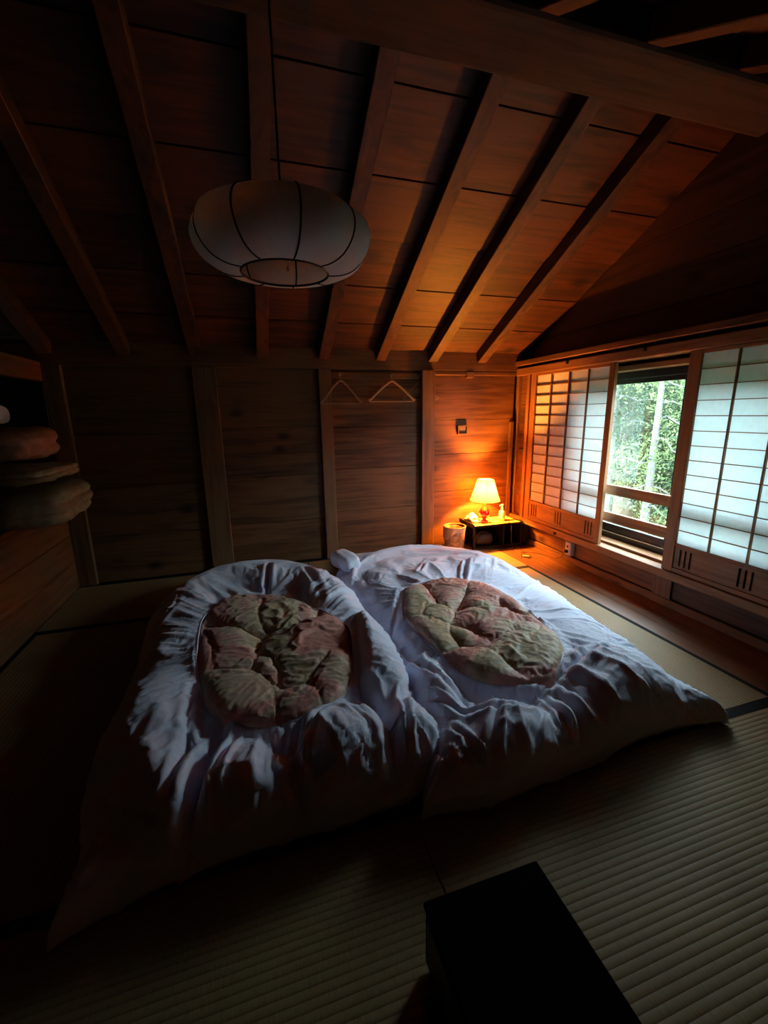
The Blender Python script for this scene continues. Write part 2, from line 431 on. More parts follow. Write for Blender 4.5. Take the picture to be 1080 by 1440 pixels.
# near wall behind the camera and closet on the left
wn = struct(box('wall_near', -2.3, 2.95, YN-.12, YN, -.1, 3.1, wood_x, None, 0))
wl = struct(group_root('wall_left'))
for k in range(3):
    a = .0 + k*.218
    box('closet_panel', -1.462, XL, YN, 3.90, a+.002, a+.216, wood_y, wl, .003)
box('closet_shelf', -2.3, XL+.012, YN, 3.93, .656, .70, wood_y, wl, .003)
box('closet_back', -2.34, -2.3, YN, 3.96, -.05, 3.1, plain('closet_back_ply', (.05,.03,.02)), wl, 0)
box('closet_header', -1.47, XL+.01, YN, 3.90, 1.62, 1.76, wood_y, wl, .004)
box('closet_post', -1.47, XL+.012, 1.30, 1.40, .70, 1.62, wood_z, wl, .004)

# ---- window: frame, rails, aluminium sashes
wi = struct(group_root('window_1'))
box('window_jamb', 2.72, 2.94, WY1-.005, WY1+.03, WZ0-.02, WZ1+.02, screen_z, wi, .002)
box('window_jamb', 2.72, 2.94, WY0-.03, WY0+.005, WZ0-.02, WZ1+.02, screen_z, wi, .002)
box('window_lintel', 2.72, 2.94, WY0, WY1, WZ1-.005, WZ1+.03, screen_m, wi, .002)
box('window_sill', 2.72, 2.83, WY0, WY1, WZ0-.03, WZ0+.005, screen_m, wi, .002)
for z0, z1 in ((.690,.768), (.468,.545)):
    box('guard_rail', 2.725, 2.755, WY0+.005, WY1-.005, z0, z1, screen_m, wi, .003)
box('guard_post', 2.727, 2.753, 2.06, 2.13, WZ0, .69, screen_z, wi, .003)
# aluminium frame and tracks
box('sash_track', 2.83, 2.93, WY0, WY1, WZ0-.02, WZ0+.045, alu, wi, .002)
box('sash_track', 2.835, 2.85, WY0, WY1, WZ0+.045, WZ0+.065, alu_l, wi, .001)
box('sash_track', 2.87, 2.885, WY0, WY1, WZ0+.045, WZ0+.06, alu, wi, .001)
box('sash_track', 2.83, 2.93, WY0, WY1, WZ1-.06, WZ1, alu, wi, .002)
box('sash_track', 2.83, 2.93, WY1-.04, WY1, WZ0, WZ1, alu, wi, .002)
box('sash_track', 2.83, 2.93, WY0, WY0+.04, WZ0, WZ1, alu, wi, .002)
def sash(x, y0, y1, m0=.05, m1=.05):
    z0, z1 = WZ0+.05, WZ1-.05
    bm = bmesh.new()
    add_box(bm, x, x+.028, y0, y0+m0, z0, z1, .002); add_box(bm, x, x+.028, y1-m1, y1, z0, z1, .002)
    add_box(bm, x, x+.028, y0+m0, y1-m1, z0, z0+.07, .002); add_box(bm, x, x+.028, y0+m0, y1-m1, z1-.045, z1, .002)
    s = obj('window_sash', bm, alu, wi)
    box('glass_pane', x+.012, x+.016, y0+m0-.005, y1-m1+.005, z0+.065, z1-.04, glass_m, s, 0)
    return s
s1 = sash(2.835, 2.19, 3.04, .075, .045)
box('sash_latch', 2.815, 2.835, 2.21, 2.235, .80, .86, alu, s1, .004)
s2 = sash(2.870, 1.47, 2.16, .045, .035)
box('sash_strip', 2.842, 2.868, 2.150, 2.158, WZ0+.05, WZ1-.05, alu_l, s2, .001)

# ---- shoji screens (front at x=2.64)
def shoji(y0, y1, x, label, bars_y, st0=.045, st1=.065):
    h0, h1 = .285, 1.697
    r = thing('paper_screen', label, 'sliding screen', (x, y0, h0))
    L = y1-y0; H = h1-h0
    def p(name, xa, xb, ya, yb, za, zb, mat, bev=.002): return box(name, xa, xb, ya, yb, za, zb, mat, r, bev)
    p('stile', 0, .03, 0, st0, 0, H, screen_z); p('stile', 0, .03, L-st1, L, 0, H, screen_z)
    p('top_rail', 0.002, .028, st0, L-st1, H-.022, H, screen_m)
    zb = .195
    p('bottom_rail', .002, .028, st0, L-st1, 0, .03, screen_m)
    p('middle_rail', .002, .028, st0, L-st1, zb-.018, zb, screen_m)
    # skirting panel with three groups of three slots cut through it
    bm = bmesh.new(); slots = []
    for c in (st0+.075, L/2, L-st1-.075):
        for k in (-1, 0, 1): slots.append((c+k*.034-.007, c+k*.034+.007))
    za, zb2 = .03, zb-.018; cur = st0
    for a, b_ in slots:
        add_box(bm, .010, .020, cur, a, za, zb2); add_box(bm, .010, .020, a, b_, za, za+.018); add_box(bm, .010, .020, a, b_, zb2-.016, zb2); cur = b_
    add_box(bm, .010, .020, cur, L-st1, za, zb2)
    obj('skirt_panel', bm, screen_m, r)
    box('skirt_backing', .021, .025, st0, L-st1, za, zb2, dark_m, r, 0)
    z0, z1 = zb, H-.022; n = 13; dz = (z1-z0)/n
    for k in range(1, n): p('lattice_bar', .006, .016, st0, L-st1, z0+k*dz-.0025, z0+k*dz+.0025, screen_m, 0)
    for yy in bars_y: p('lattice_bar', .002, .018, yy-y0-.004, yy-y0+.004, z0, z1, screen_z, 0)
    # thin curved-free paper sheet glued on the window side
    p('paper_sheet', .0185, .0190, st0-.01, L-st1+.01, z0-.008, z1+.008, shoji_paper, 0)
    return r
shoji(2.672, 3.682, 2.640, 'paper sliding screen in the room corner, lit orange by the table lamp', (3.395, 3.165, 2.945), .055, .075)
shoji(1.075, 2.100, 2.640, 'paper sliding screen right of the clear glass, evenly lit by daylight', (1.812, 1.593, 1.372, ), .075, .075)

# ------------------------------------------------------------------ bedding
# puffs: (x, y, major dx,dy, minor dx,dy, height); creases: (points, width, depth)
PA = [(-0.46,2.448,-0.026,-0.617,-0.192,0.212,0.235),(-0.46,1.70,0.022,-0.381,-0.175,0.118,0.235),(-0.367,1.312,0.053,-0.202,-0.115,0.017,0.2),(-0.361,3.142,0.245,0.214,0.067,-0.327,0.17),(0.169,3.124,0.305,-0.108,-0.028,-0.351,0.2),(0.447,2.631,0.141,-0.346,-0.117,-0.278,0.27),(0.572,2.022,-0.027,-0.348,-0.182,-0.083,0.28),(0.533,1.679,-0.043,-0.225,-0.141,-0.008,0.28),(0.527,1.284,0.03,-0.206,-0.114,-0.064,0.25),(0.229,1.306,0.13,-0.114,-0.078,-0.167,0.26),(-0.11,1.251,0.031,-0.182,-0.137,0.002,0.24),(0.3,1.188,0.196,-0.033,-0.015,-0.089,0.18),(-0.266,1.205,0.146,0.003,0.039,-0.122,0.15)]
PB = [(1.643,2.556,0.164,-0.341,-0.2,-0.264,0.2),(1.176,2.77,0.335,0.083,-0.091,-0.279,0.2),(1.643,1.908,0.03,-0.321,-0.203,-0.172,0.2),(1.45,1.281,0.132,-0.188,-0.252,-0.189,0.27),(1.704,1.169,0.07,-0.071,-0.146,-0.093,0.12),(0.847,1.177,0.149,-0.107,-0.107,-0.125,0.24),(0.665,1.465,-0.005,-0.265,-0.1,-0.048,0.23),(0.588,1.12,0.064,-0.126,-0.089,-0.065,0.18),(1.067,1.127,0.161,-0.092,-0.111,-0.112,0.19),(0.789,2.51,-0.024,-0.346,-0.119,-0.098,0.2),(1.355,1.139,0.214,-0.071,-0.108,-0.104,0.17)]
QA = [(-0.156,2.474,0.133,-0.123,-0.017,-0.231,0.3),(-0.167,2.075,0.112,-0.21,-0.059,-0.158,0.29),(-0.304,2.059,0.04,-0.244,-0.054,0.001,0.25),(0.093,2.368,0.149,-0.052,-0.013,-0.177,0.27),(0.178,1.964,0.23,0.09,0.013,-0.211,0.31),(-0.129,1.672,0.144,-0.087,-0.012,-0.164,0.3),(0.122,1.531,0.099,0.004,0.003,-0.103,0.28),(0.268,1.68,0.104,0.277,0.056,-0.053,0.28),(-0.009,1.832,0.054,-0.132,-0.045,-0.066,0.26)]
QB = [(1.166,2.365,0.153,-0.078,-0.094,-0.185,0.27),(1.319,2.215,0.115,-0.108,-0.119,-0.18,0.28),(0.932,2.305,0.083,-0.095,-0.098,-0.189,0.27),(0.951,2.089,0.053,-0.112,-0.075,-0.11,0.26),(0.845,1.879,0.08,-0.134,-0.085,-0.124,0.28),(1.211,1.888,0.226,-0.042,-0.094,-0.164,0.29),(0.985,1.8,0.074,-0.1,-0.062,-0.085,0.27),(1.206,1.586,0.175,-0.018,-0.102,-0.164,0.3),(0.939,1.541,0.118,-0.144,-0.077,-0.094,0.27),(1.416,2.049,0.061,-0.123,-0.076,-0.089,0.26),(1.306,1.77,0.057,-0.1,-0.074,-0.08,0.26)]
HA = [(-0.327,2.001),(-0.338,2.423),(-0.253,2.664),(-0.106,2.739),(0.091,2.658),(0.286,2.422),(0.421,2.134),(0.395,1.821),(0.317,1.582),(0.194,1.479),(0.041,1.454),(-0.113,1.505),(-0.251,1.651)]
HB = [(0.877,2.479),(1.14,2.558),(1.371,2.477),(1.478,2.207),(1.456,1.821),(1.415,1.6),(1.24,1.409),(1.085,1.377),(0.941,1.425),(0.834,1.547),(0.781,1.832),(0.775,2.131)]
CA = [([(-0.186,1.542),(-0.25,1.268),(-0.282,1.101),(-0.259,0.982)],0.02,0.07),([(0.109,1.464),(0.049,1.261),(0.087,1.026)],0.014,0.035),([(0.374,1.563),(0.408,1.323),(0.393,1.101)],0.022,0.05),([(0.062,3.202),(0.008,2.551)],0.014,0.04),([(0.487,2.156),(0.405,1.722),(0.313,1.462)],0.02,0.04),([(0.242,1.509),(0.039,1.281)],0.012,0.03),([(0.352,2.431),(0.295,3.038)],0.012,0.03),([(-0.138,1.465),(-0.198,1.28),(-0.204,1.098)],0.012,0.025),([(0.518,1.489),(0.458,1.267),(0.403,1.082)],0.01,0.03),([(0.261,1.224),(0.114,1.214)],0.006,0.012),([(-0.587,2.421),(-0.497,2.673),(-0.493,3.027)],0.008,0.012),([(-0.32,1.797),(-0.299,1.444),(-0.328,1.238)],0.012,0.03),([(0.001,1.439),(-0.011,1.189),(-0.0,1.055)],0.006,0.012)]
CB = [([(1.035,1.331),(1.285,1.394),(1.589,1.483)],0.022,0.045),([(1.132,1.298),(1.14,1.163),(1.018,0.991)],0.014,0.04),([(0.622,1.454),(0.706,1.3),(0.958,1.246)],0.012,0.03),([(0.581,1.603),(0.562,1.313),(0.579,1.055)],0.014,0.035),([(0.857,2.449),(0.681,2.071),(0.693,1.624),(0.76,1.373)],0.014,0.03),([(1.537,2.843),(1.334,2.49)],0.012,0.03),([(1.11,2.746),(1.285,3.027)],0.01,0.02),([(0.852,1.282),(0.734,1.138),(0.688,1.018)],0.012,0.03),([(0.647,1.244),(0.705,1.045),(0.685,0.932)],0.01,0.025),([(1.487,1.189),(1.329,1.016)],0.01,0.015),([(0.997,1.211),(0.813,1.042)],0.01,0.02)]

OA = dict(L=[(-.61,1.045),(-.59,1.20),(-.60,1.30),(-.63,1.36),(-.645,1.52),(-.635,1.83),(-.65,2.12),(-.68,2.55),(-.68,2.93),(-.60,3.25),(-.46,3.46)],
          R=[(.62,1.20),(.655,1.30),(.62,1.5),(.62,1.7),(.63,2.1),(.60,2.6),(.56,2.9),(.50,3.2),(.47,3.42)],
          N=[(-.61,1.045),(-.45,1.09),(-.3,1.12),(0,1.14),(.23,1.14),(.43,1.15),(.62,1.20)],
          F=[(-.46,3.46),(-.1,3.60),(.2,3.62),(.47,3.42)])
OB = dict(L=[(.45,1.085),(.54,1.3),(.60,1.6),(.615,2.1),(.59,2.6),(.55,2.95),(.56,3.2),(.64,3.40)],
          R=[(1.90,1.09),(1.875,1.20),(1.885,1.45),(1.91,1.70),(1.96,2.2),(1.98,2.6),(1.97,3.1),(1.84,3.36)],
          N=[(.45,1.085),(.69,1.05),(.98,1.075),(1.23,1.10),(1.55,1.13),(1.80,1.115),(1.90,1.09)],
          F=[(.64,3.40),(1.1,3.52),(1.5,3.53),(1.84,3.36)])

def resample(pts, t):
    p = np.array(pts, float)
    # Catmull-Rom densify
    q = [p[0]]
    for i in range(len(p)-1):
        p0 = p[max(i-1, 0)]; p1 = p[i]; p2 = p[i+1]; p3 = p[min(i+2, len(p)-1)]
        for k in range(1, 13):
            s = k/12
            q.append(.5*((2*p1)+(-p0+p2)*s+(2*p0-5*p1+4*p2-p3)*s*s+(-p0+3*p1-3*p2+p3)*s**3))
    q = np.array(q); L = np.r_[0, np.cumsum(np.hypot(*(q[1:]-q[:-1]).T))]; L /= L[-1]
    return np.stack([np.interp(t, L, q[:, 0]), np.interp(t, L, q[:, 1])], -1)

def coons(O, nu, nv):
    u = np.linspace(0, 1, nu); v = np.linspace(0, 1, nv)
    N, F = resample(O['N'], u), resample(O['F'], u); Lc, Rc = resample(O['L'], v), resample(O['R'], v)
    U, V = np.meshgrid(u, v, indexing='ij'); U = U[..., None]; V = V[..., None]
    return (1-V)*N[:, None]+V*F[:, None]+(1-U)*Lc[None]+U*Rc[None] - ((1-U)*(1-V)*N[0]+U*(1-V)*N[-1]+(1-U)*V*F[0]+U*V*F[-1])

def seg_dist(P, pts):
    best = np.full(P.shape[:-1], 9.0); tt = np.zeros(P.shape[:-1]); tot = len(pts)-1
    for i in range(tot):
        a = np.array(pts[i]); b_ = np.array(pts[i+1]); ab = b_-a
        t = np.clip(((P-a)@ab)/(ab@ab), 0, 1); d = np.hypot(*np.moveaxis(P-(a+t[..., None]*ab), -1, 0))
        m = d < best; best = np.where(m, d, best); tt = np.where(m, (i+t)/tot, tt)
    return best, tt

def inside(P, poly):
    x, y = P[..., 0], P[..., 1]; c = np.zeros(x.shape, bool); n = len(poly)
    for i in range(n):
        x1, y1 = poly[i]; x2, y2 = poly[i-1]
        if y1 == y2: continue
        c ^= ((y1 > y) != (y2 > y)) & (x < (x2-x1)*(y-y1)/(y2-y1)+x1)
    return c

def vnoise(P, scale, seed):
    out = np.empty(P.shape[:-1]); f_ = out.ravel(); q = P.reshape(-1, P.shape[-1])
    for i, p in enumerate(q): f_[i] = noise.noise(Vector((p[0]*scale+seed, p[1]*scale-seed, seed*.37)))
    return f_.reshape(out.shape)

def smax(hs, k):
    m = np.max(hs, 0); return m + np.log(np.sum(np.exp(k*(hs-m)), 0))/k

def puffs(P, T, floor, k=55, pw=.5, grow=1.0):
    hs = [np.full(P.shape[:-1], floor)]
    for x, y, ax, ay, bx, by, h in T:
        det = ax*by-ay*bx; dx = P[..., 0]-x; dy = P[..., 1]-y
        s = (dx*by-dy*bx)/det; t = (-dx*ay+dy*ax)/det; r2 = (s*s+t*t)/(grow*grow)
        hs.append(floor-.05 + (h-floor+.05)*np.clip(1-r2, 0, None)**pw*1.0 - .10*np.clip(r2-1, 0, 1))
    return smax(np.array(hs), k)

def hem_profile(d, H, rr):
    """height against distance from the hem"""
    q = np.clip(d/rr, 0, 1); return H*np.sqrt(np.clip(1-(1-q)**2, 0, 1))

def cover_height(P, O, T, Cr, hole, seed):
    bd = np.minimum.reduce([seg_dist(P, O[k])[0] for k in 'LRNF'])
    base = puffs(P, T, .15, 45, .5, 1.15)
    broad = vnoise(P, 2.3, seed)*.03 + vnoise(P, 5.5, seed+3)*.014
    for pts, w_, dp in Cr:
        d, t = seg_dist(P, pts); base = base - dp*np.exp(-(d/w_)**2)*np.sin(np.pi*np.clip(t*.9+.05, 0, 1))**.6 + dp*.3*np.exp(-((d-2.2*w_)/(1.2*w_))**2)
    hd = seg_dist(P, hole+hole[:1])[0]; ins = inside(P, hole)
    # gathers streaming away from the opening
    c = np.mean(hole, 0); D = P-c; ang = np.arctan2(D[..., 1], D[..., 0]); L = np.hypot(D[..., 0], D[..., 1])
    N3 = np.stack([np.cos(ang)*3.6+L*.35, np.sin(ang)*3.6-L*.35], -1)
    g1 = 1-np.abs(vnoise(N3, 1.0, seed+20))*3.2; g2 = 1-np.abs(vnoise(N3, 2.3, seed+29))*3.0
    g = (np.clip(g1, 0, 1)**2*.018 + np.clip(g2, 0, 1)**2*.012)*np.clip(hd/.05, 0, 1)*(.35+.65*np.exp(-(hd/.33)**2))*(vnoise(P, 2.6, seed+40)*.8+.75)
    h = base + broad + g
    lip = np.exp(-(hd/.05)**2)
    h = h*(1-.55*lip) + .55*lip*(.24)
    return h*hem_profile(bd, 1, .15), bd, hd, ins

def quilt_cells(P, T):
    hs = []
    for x, y, ax, ay, bx, by, hh in T:
        det = ax*by-ay*bx; dx = P[..., 0]-x; dy = P[..., 1]-y
        s = (dx*by-dy*bx)/det; tt = (-dx*ay+dy*ax)/det; hs.append(np.sqrt(s*s+tt*tt)-(hh-.27)*4)
    return np.sort(np.array(hs), 0)

def quilt_puckers(P, T, gap, seed):
    """small gathers crossing the stitched seams"""
    rr_ = []; an = []
    for x, y, ax, ay, bx, by, hh in T:
        det = ax*by-ay*bx; dx = P[..., 0]-x; dy = P[..., 1]-y
        s = (dx*by-dy*bx)/det; tt = (-dx*ay+dy*ax)/det; rr_.append(np.sqrt(s*s+tt*tt)-(hh-.27)*4); an.append(np.arctan2(tt, s))
    k = np.argmin(np.array(rr_), 0); a = np.take_along_axis(np.array(an), k[None], 0)[0]; r = np.min(np.array(rr_), 0)
    N = np.stack([np.cos(a)*4.2+k*7.3+r*.5, np.sin(a)*4.2-k*3.1], -1)
    return (np.clip(1-np.abs(vnoise(N, 1, seed+60))*3.4, 0, 1)**1.5*.011 + np.clip(1-np.abs(vnoise(N, 2.2, seed+66))*3, 0, 1)*.004)*np.exp(-gap/.55)*(.5+vnoise(P, 5, seed+70))

def quilt_height(P, T, hole, seed):
    """stitched pockets: each cell domes up, the seams between them are pulled down"""
    W = P + np.stack([vnoise(P, 7, seed+11), vnoise(P, 7, seed+17)], -1)*.035
    F = quilt_cells(W, T); gap = F[1]-F[0]
    h = .214 + .034*np.clip(1-np.clip(F[0], 0, None)**2*.5, 0, 1) - np.clip(.018+.075*vnoise(P, 4, seed+5), .002, .05)*np.exp(-gap/.30) + vnoise(P, 5, seed)*.014
    h = h + quilt_puckers(W, T, gap, seed)
    hd = seg_dist(P, hole+hole[:1])[0]
    e = np.exp(-(hd/.028)**2); return h*(1-e)+e*.218

def clothify(me, pins, body, expand, frames, stiff=.3, bend=.05, seed=1):
    """let the cloth buckle into real folds over its own filling; returns the settled vertex positions"""
    o = bpy.data.objects.new('tmp_cloth', me); C.objects.link(o)
    b_ = bpy.data.objects.new('tmp_body', body); C.objects.link(b_)
    vg = o.vertex_groups.new(name='pin')
    for lvl in sorted(set(np.round(pins, 2))):
        if lvl > 0: vg.add(np.nonzero(np.round(pins, 2) == lvl)[0].tolist(), float(lvl), 'REPLACE')
    cm = b_.modifiers.new('c', 'COLLISION'); b_.collision.thickness_outer = .004; b_.collision.cloth_friction = 12
    m = o.modifiers.new('cloth', 'CLOTH'); s = m.settings
    s.quality = 5; s.mass = .15; s.tension_stiffness = 25; s.compression_stiffness = 25; s.shear_stiffness = 8; s.bending_stiffness = bend
    s.tension_damping = 8; s.compression_damping = 8; s.shear_damping = 8; s.air_damping = 3
    s.shrink_min = -expand; s.vertex_group_mass = 'pin'; s.pin_stiffness = 1.0
    m.collision_settings.distance_min = .004; m.collision_settings.use_self_collision = False; m.collision_settings.collision_quality = 2
    s.effector_weights.gravity = .4
    m.point_cache.frame_start = 1; m.point_cache.frame_end = frames
    scene.frame_start = 1; scene.frame_end = frames
    for fr in range(1, frames+1): scene.frame_set(fr)
    dg = bpy.context.evaluated_depsgraph_get(); ev = o.evaluated_get(dg)
    co = np.empty(len(me.vertices)*3); ev.data.vertices.foreach_get('co', co)
    bpy.data.objects.remove(o); bpy.data.objects.remove(b_)
    scene.frame_set(1)
    return co.reshape(-1, 3)

def comforter(label, O, T, Cr, hole, QT, seed, nu, nv, qmat, expand=.07, zmin_mask=None):
    hole_d = resample(hole+hole[:1], np.linspace(0, 1, 200)); 
    hole_l = [tuple(p) for p in hole_d[:-1]]
    ctr = np.mean(hole_d, 0)
    r = thing('futon_comforter', label, 'comforter', (float(ctr[0]), float(ctr[1]), 0), 0, 'futon comforters side by side on the tatami')
    off = Vector(r.location)
    G = coons(O, nu, nv)
    # snap grid points near the hole outline onto it
    d, t = seg_dist(G, hole_l+hole_l[:1])
    cell = 1.0*(np.hypot(*(G[1, 1]-G[0, 0])))
    near = d < cell*.5
    tgt = np.stack([np.interp(t*(len(hole_l)), np.arange(len(hole_l)+1), [p[i] for p in hole_l+hole_l[:1]]) for i in (0, 1)], -1)
    G = np.where(near[..., None], tgt, G)
    h, bd, hd, ins = cover_height(G, O, T, Cr, hole_l, seed)
    P = np.concatenate([G, h[..., None]+.006], -1)
    verts, faces = grid_mesh(P)
    insf = (ins & ~near).ravel()
    keep = ~insf[faces].any(1)
    # drop faces whose centre lies inside the hole
    fc = verts[faces].mean(1)[:, :2]; keep &= ~inside(fc, hole_l)
    faces = faces[keep]
    used = np.unique(faces); remap = -np.ones(len(verts), int); remap[used] = np.arange(len(used)); 
    bidx = remap[np.concatenate([np.arange(nu)*nv, np.arange(nu)*nv+nv-1, np.arange(nv), (nu-1)*nv+np.arange(nv)])]
    verts = verts[used]; faces = remap[faces]
    bdv = bd.ravel()[used]; hdv = hd.ravel()[used]; nearv = near.ravel()[used]
    pins = np.zeros(len(verts)); pins[bdv < .02] = 1; pins[nearv] = 1
    me0 = np_mesh(verts, faces)
    # the filling the cloth lies on
    cb = coons(O, nu//2, nv//2); hb = cover_height(cb, O, T, Cr, hole_l, seed)[0] - .004
    vb, fb = grid_mesh(np.concatenate([cb, hb[..., None]], -1))
    co = clothify(me0, pins, np_mesh(vb, fb), expand, FR, bend=.02)
    co[:, 2] = np.maximum(co[:, 2], .004)
    # under-side rows rolled in from the hem
    vs = co.tolist(); fs = faces.tolist()
    ring = [i*nv for i in range(nu)] + [(nu-1)*nv+j for j in range(1, nv)] + [i*nv+nv-1 for i in range(nu-2, -1, -1)] + [j for j in range(nv-2, 0, -1)]
    ring = [int(remap[i]) for i in ring]; mid = co[:, :2].mean(0)
    prev = ring
    for k, (ins_, zz) in enumerate(((.02, .003), (.08, .003))):
        cur = []
        for i in ring:
            p = co[i]; dirv = mid-p[:2]; dirv /= np.linalg.norm(dirv)
            vs.append([p[0]+dirv[0]*ins_, p[1]+dirv[1]*ins_, zz]); cur.append(len(vs)-1)
        for a in range(len(ring)):
            b2 = (a+1) % len(ring); fs.append([prev[b2], prev[a], cur[a], cur[b2]])
        prev = cur
    vs = np.array(vs) - np.array([off.x, off.y, 0])
    link('cover', np_mesh(vs, np.array(fs)), cover_m, r)
    # piping round the opening
    bm = bmesh.new()
    loop = sorted(np.nonzero(nearv)[0], key=lambda i: math.atan2(co[i, 1]-ctr[1], co[i, 0]-ctr[0]))
    pts = [Vector(co[i])-off for i in loop]; sm = []
    n_ = len(pts)
    for i in range(n_): sm.append(sum((pts[(i+k) % n_] for k in range(-3, 4)), Vector())/7)
    sm = sm[::2]; sm.append(sm[0]); 
    add_tube(bm, sm, .0045, 6, cap=False); obj('piping', bm, cover_m, r, True)
    # inner quilt seen through the opening
    big = [tuple(ctr+(np.array(p)-ctr)*1.06) for p in hole_l]
    x0, y0 = np.min(big, 0); x1, y1 = np.max(big, 0); st = .0085
    X, Y = np.meshgrid(np.arange(x0, x1, st), np.arange(y0, y1, st), indexing='ij'); Q = np.stack([X, Y], -1)
    hq = quilt_height(Q, QT, hole_l, seed)
    outq = ~inside(Q, hole_l); dq = seg_dist(Q, hole_l+hole_l[:1])[0]
    hq = np.where(outq, np.minimum(hq, .212)-dq*1.2, hq)
    P = np.concatenate([Q, hq[..., None]], -1); verts, faces = grid_mesh(P)
    k2 = inside(verts[faces].mean(1)[:, :2], big); faces = faces[k2]
    used = np.unique(faces); remap2 = -np.ones(len(verts), int); remap2[used] = np.arange(len(used)); verts = verts[used]; faces = remap2[faces]
    dq = dq.ravel()[used]; oq = outq.ravel()[used]
    pins = np.where(oq | (dq < .012), 1.0, 0.0)
    # stitched seams hold the quilt down: pin the valleys
    Fq = quilt_cells(verts[:, :2], QT); valley = (Fq[1]-Fq[0] < .07)
    pins = np.maximum(pins, valley*1.0)
    low = verts.copy(); low[:, 2] -= .006
    co = clothify(np_mesh(verts, faces), pins, np_mesh(low, faces), .09, FR, bend=.01)
    link('inner_quilt', np_mesh(co-np.array([off.x, off.y, 0]), faces), qmat, r)
    return r
FR = 14

comforter('rumpled white comforter on the left, its oval opening showing a shaded olive and pink quilt', OA, PA, CA, HA, QA, 1.3, 130, 250, quilt_mat('printed_quilt_left', 4.0))
comforter('white comforter nearer the window, its oval opening showing a brighter pink and beige quilt', OB, PB, CB, HB, QB, 7.7, 140, 250, quilt_mat('printed_quilt_right', 9.3))


def soft_box(sx, sy, sz, r, nx=14, ny=14, nz=5, amp=.01, seed=0, fold=0):
    """closed rounded cushion-like block from -sx/2..sx/2, -sy/2..sy/2, 0..sz"""
    bm = bmesh.new()
    bmesh.ops.create_cube(bm, size=1)
    bmesh.ops.subdivide_edges(bm, edges=bm.edges, cuts=nx, use_grid_fill=True)
    for v in bm.verts:
        p = Vector((v.co.x*sx, v.co.y*sy, v.co.z*sz))
        q = Vector((max(-sx/2+r, min(sx/2-r, p.x)), max(-sy/2+r, min(sy/2-r, p.y)), max(-sz/2+min(r, sz/2-.001), min(sz/2-min(r, sz/2-.001), p.z))))
        d = p-q
        if d.length > 1e-6: p = q + d.normalized()*min(r, d.length if d.length < r else r)
        n_ = noise.noise(Vector((p.x*5+seed, p.y*5, p.z*5)))*amp + noise.noise(Vector((p.x*16+seed, p.y*16, p.z*16)))*amp*.4
        if fold:
            side = min(1, max(abs(p.x)/(sx/2), abs(p.y)/(sy/2)))
            n_ -= .018*(side**6)*abs(math.cos(math.pi*fold*(p.z/sz+.5)))**6
        nn = Vector((p.x/sx, p.y/sy, p.z/sz*.8)).normalized()
        p += nn*n_
        v.co = p + Vector((0, 0, sz/2))
        if v.co.z < 0.0: v.co.z = 0.0
    return bm

# mattresses and pillow under and behind the comforters
m_ = thing('futon_mattress', 'thin white futon mattress poking out behind the comforter nearer the window', 'mattress', (1.24, 2.56, 0))
obj('mattress_pad', soft_box(1.02, 2.36, .085, .035, amp=.006, seed=3), sheet_m, m_, True)
bm = soft_box(.17, .30, .13, .06, nx=12, amp=.02, seed=11)
o = obj('pillow', bm, sheet_m, None, True); o.location = (.665, 3.24, .125); o.rotation_euler = (0, 0, .3)
tag(o, 'small white pillow squeezed between the heads of the two comforters', 'pillow')

# ---- pendant lantern
PX, PY, PZ = .185, 1.85, 1.885
t = thing('pendant_lantern', 'unlit round paper lantern with dark ribs hanging from the ridge beam', 'lamp', (PX, PY, PZ))
prof = [(.165,0),(.215,.004),(.262,.022),(.296,.055),(.314,.092),(.317,.125),(.306,.158),(.282,.184),(.25,.200),(.215,.206)]
NR = 9
prf = resample([(a, b_) for a, b_ in prof], np.linspace(0, 1, 22))
for k in range(NR):
    bm = bmesh.new(); rows = []
    a0 = 2*math.pi*k/NR - 1.478
    for r_, z in prf:
        row = []
        for j in range(9):
            s = j/8; a = a0 + 2*math.pi/NR*s; rr = r_*(1 + .085*math.sin(math.pi*s)*min(1, (z+.01)/.05)*min(1, max(0, (.206-z)/.04)))*(math.cos(math.pi/NR)/math.cos((s-.5)*2*math.pi/NR)*.5+.5)
            row.append(bm.verts.new((rr*math.cos(a), rr*math.sin(a), z)))
        rows.append(row)
    for i in range(len(rows)-1):
        for j in range(8): bm.faces.new((rows[i][j], rows[i][j+1], rows[i+1][j+1], rows[i+1][j]))
    obj('paper_panel', bm, lantern_paper, t, True)
    bm = bmesh.new(); add_tube(bm, [(r_*math.cos(a0)*1.003, r_*math.sin(a0)*1.003, z) for r_, z in prf], .0035, 6); obj('rib', bm, black_m, t, True)
for r_, z in ((.165, 0), (.215, .206)):
    bm = bmesh.new(); add_tube(bm, [(r_*math.cos(a), r_*math.sin(a), z) for a in np.linspace(0, 2*math.pi, 49)], .0045, 6, cap=False); obj('hoop', bm, black_m, t, True)
bm = bmesh.new(); add_tube(bm, [(-.215, 0, .206), (.215, 0, .206)], .003, 6); add_tube(bm, [(0, -.215, .206), (0, .215, .206)], .003, 6); obj('cross_wire', bm, black_m, t, True)
bm = bmesh.new(); add_lathe(bm, [(.0, .235), (.03, .235), (.034, .205), (.03, .145), (.0, .14)], 16); obj('socket', bm, plain('white_plastic_socket', (.6,.58,.54), .4), t, True)
bm = bmesh.new(); add_tube(bm, [(0, 0, .225), (0, 0, 2.766-PZ)], .004, 8); obj('cord', bm, black_m, t, True)
bm = bmesh.new(); add_tube(bm, [(.012, 0, .15), (.012, 0, .03)], .0012, 5); add_lathe(bm, [(0, .03), (.005, .027), (.006, .012), (0, .008)], 8, (.012, 0, 0)); obj('pull_cord', bm, plain('string', (.5,.45,.38)), t, True)

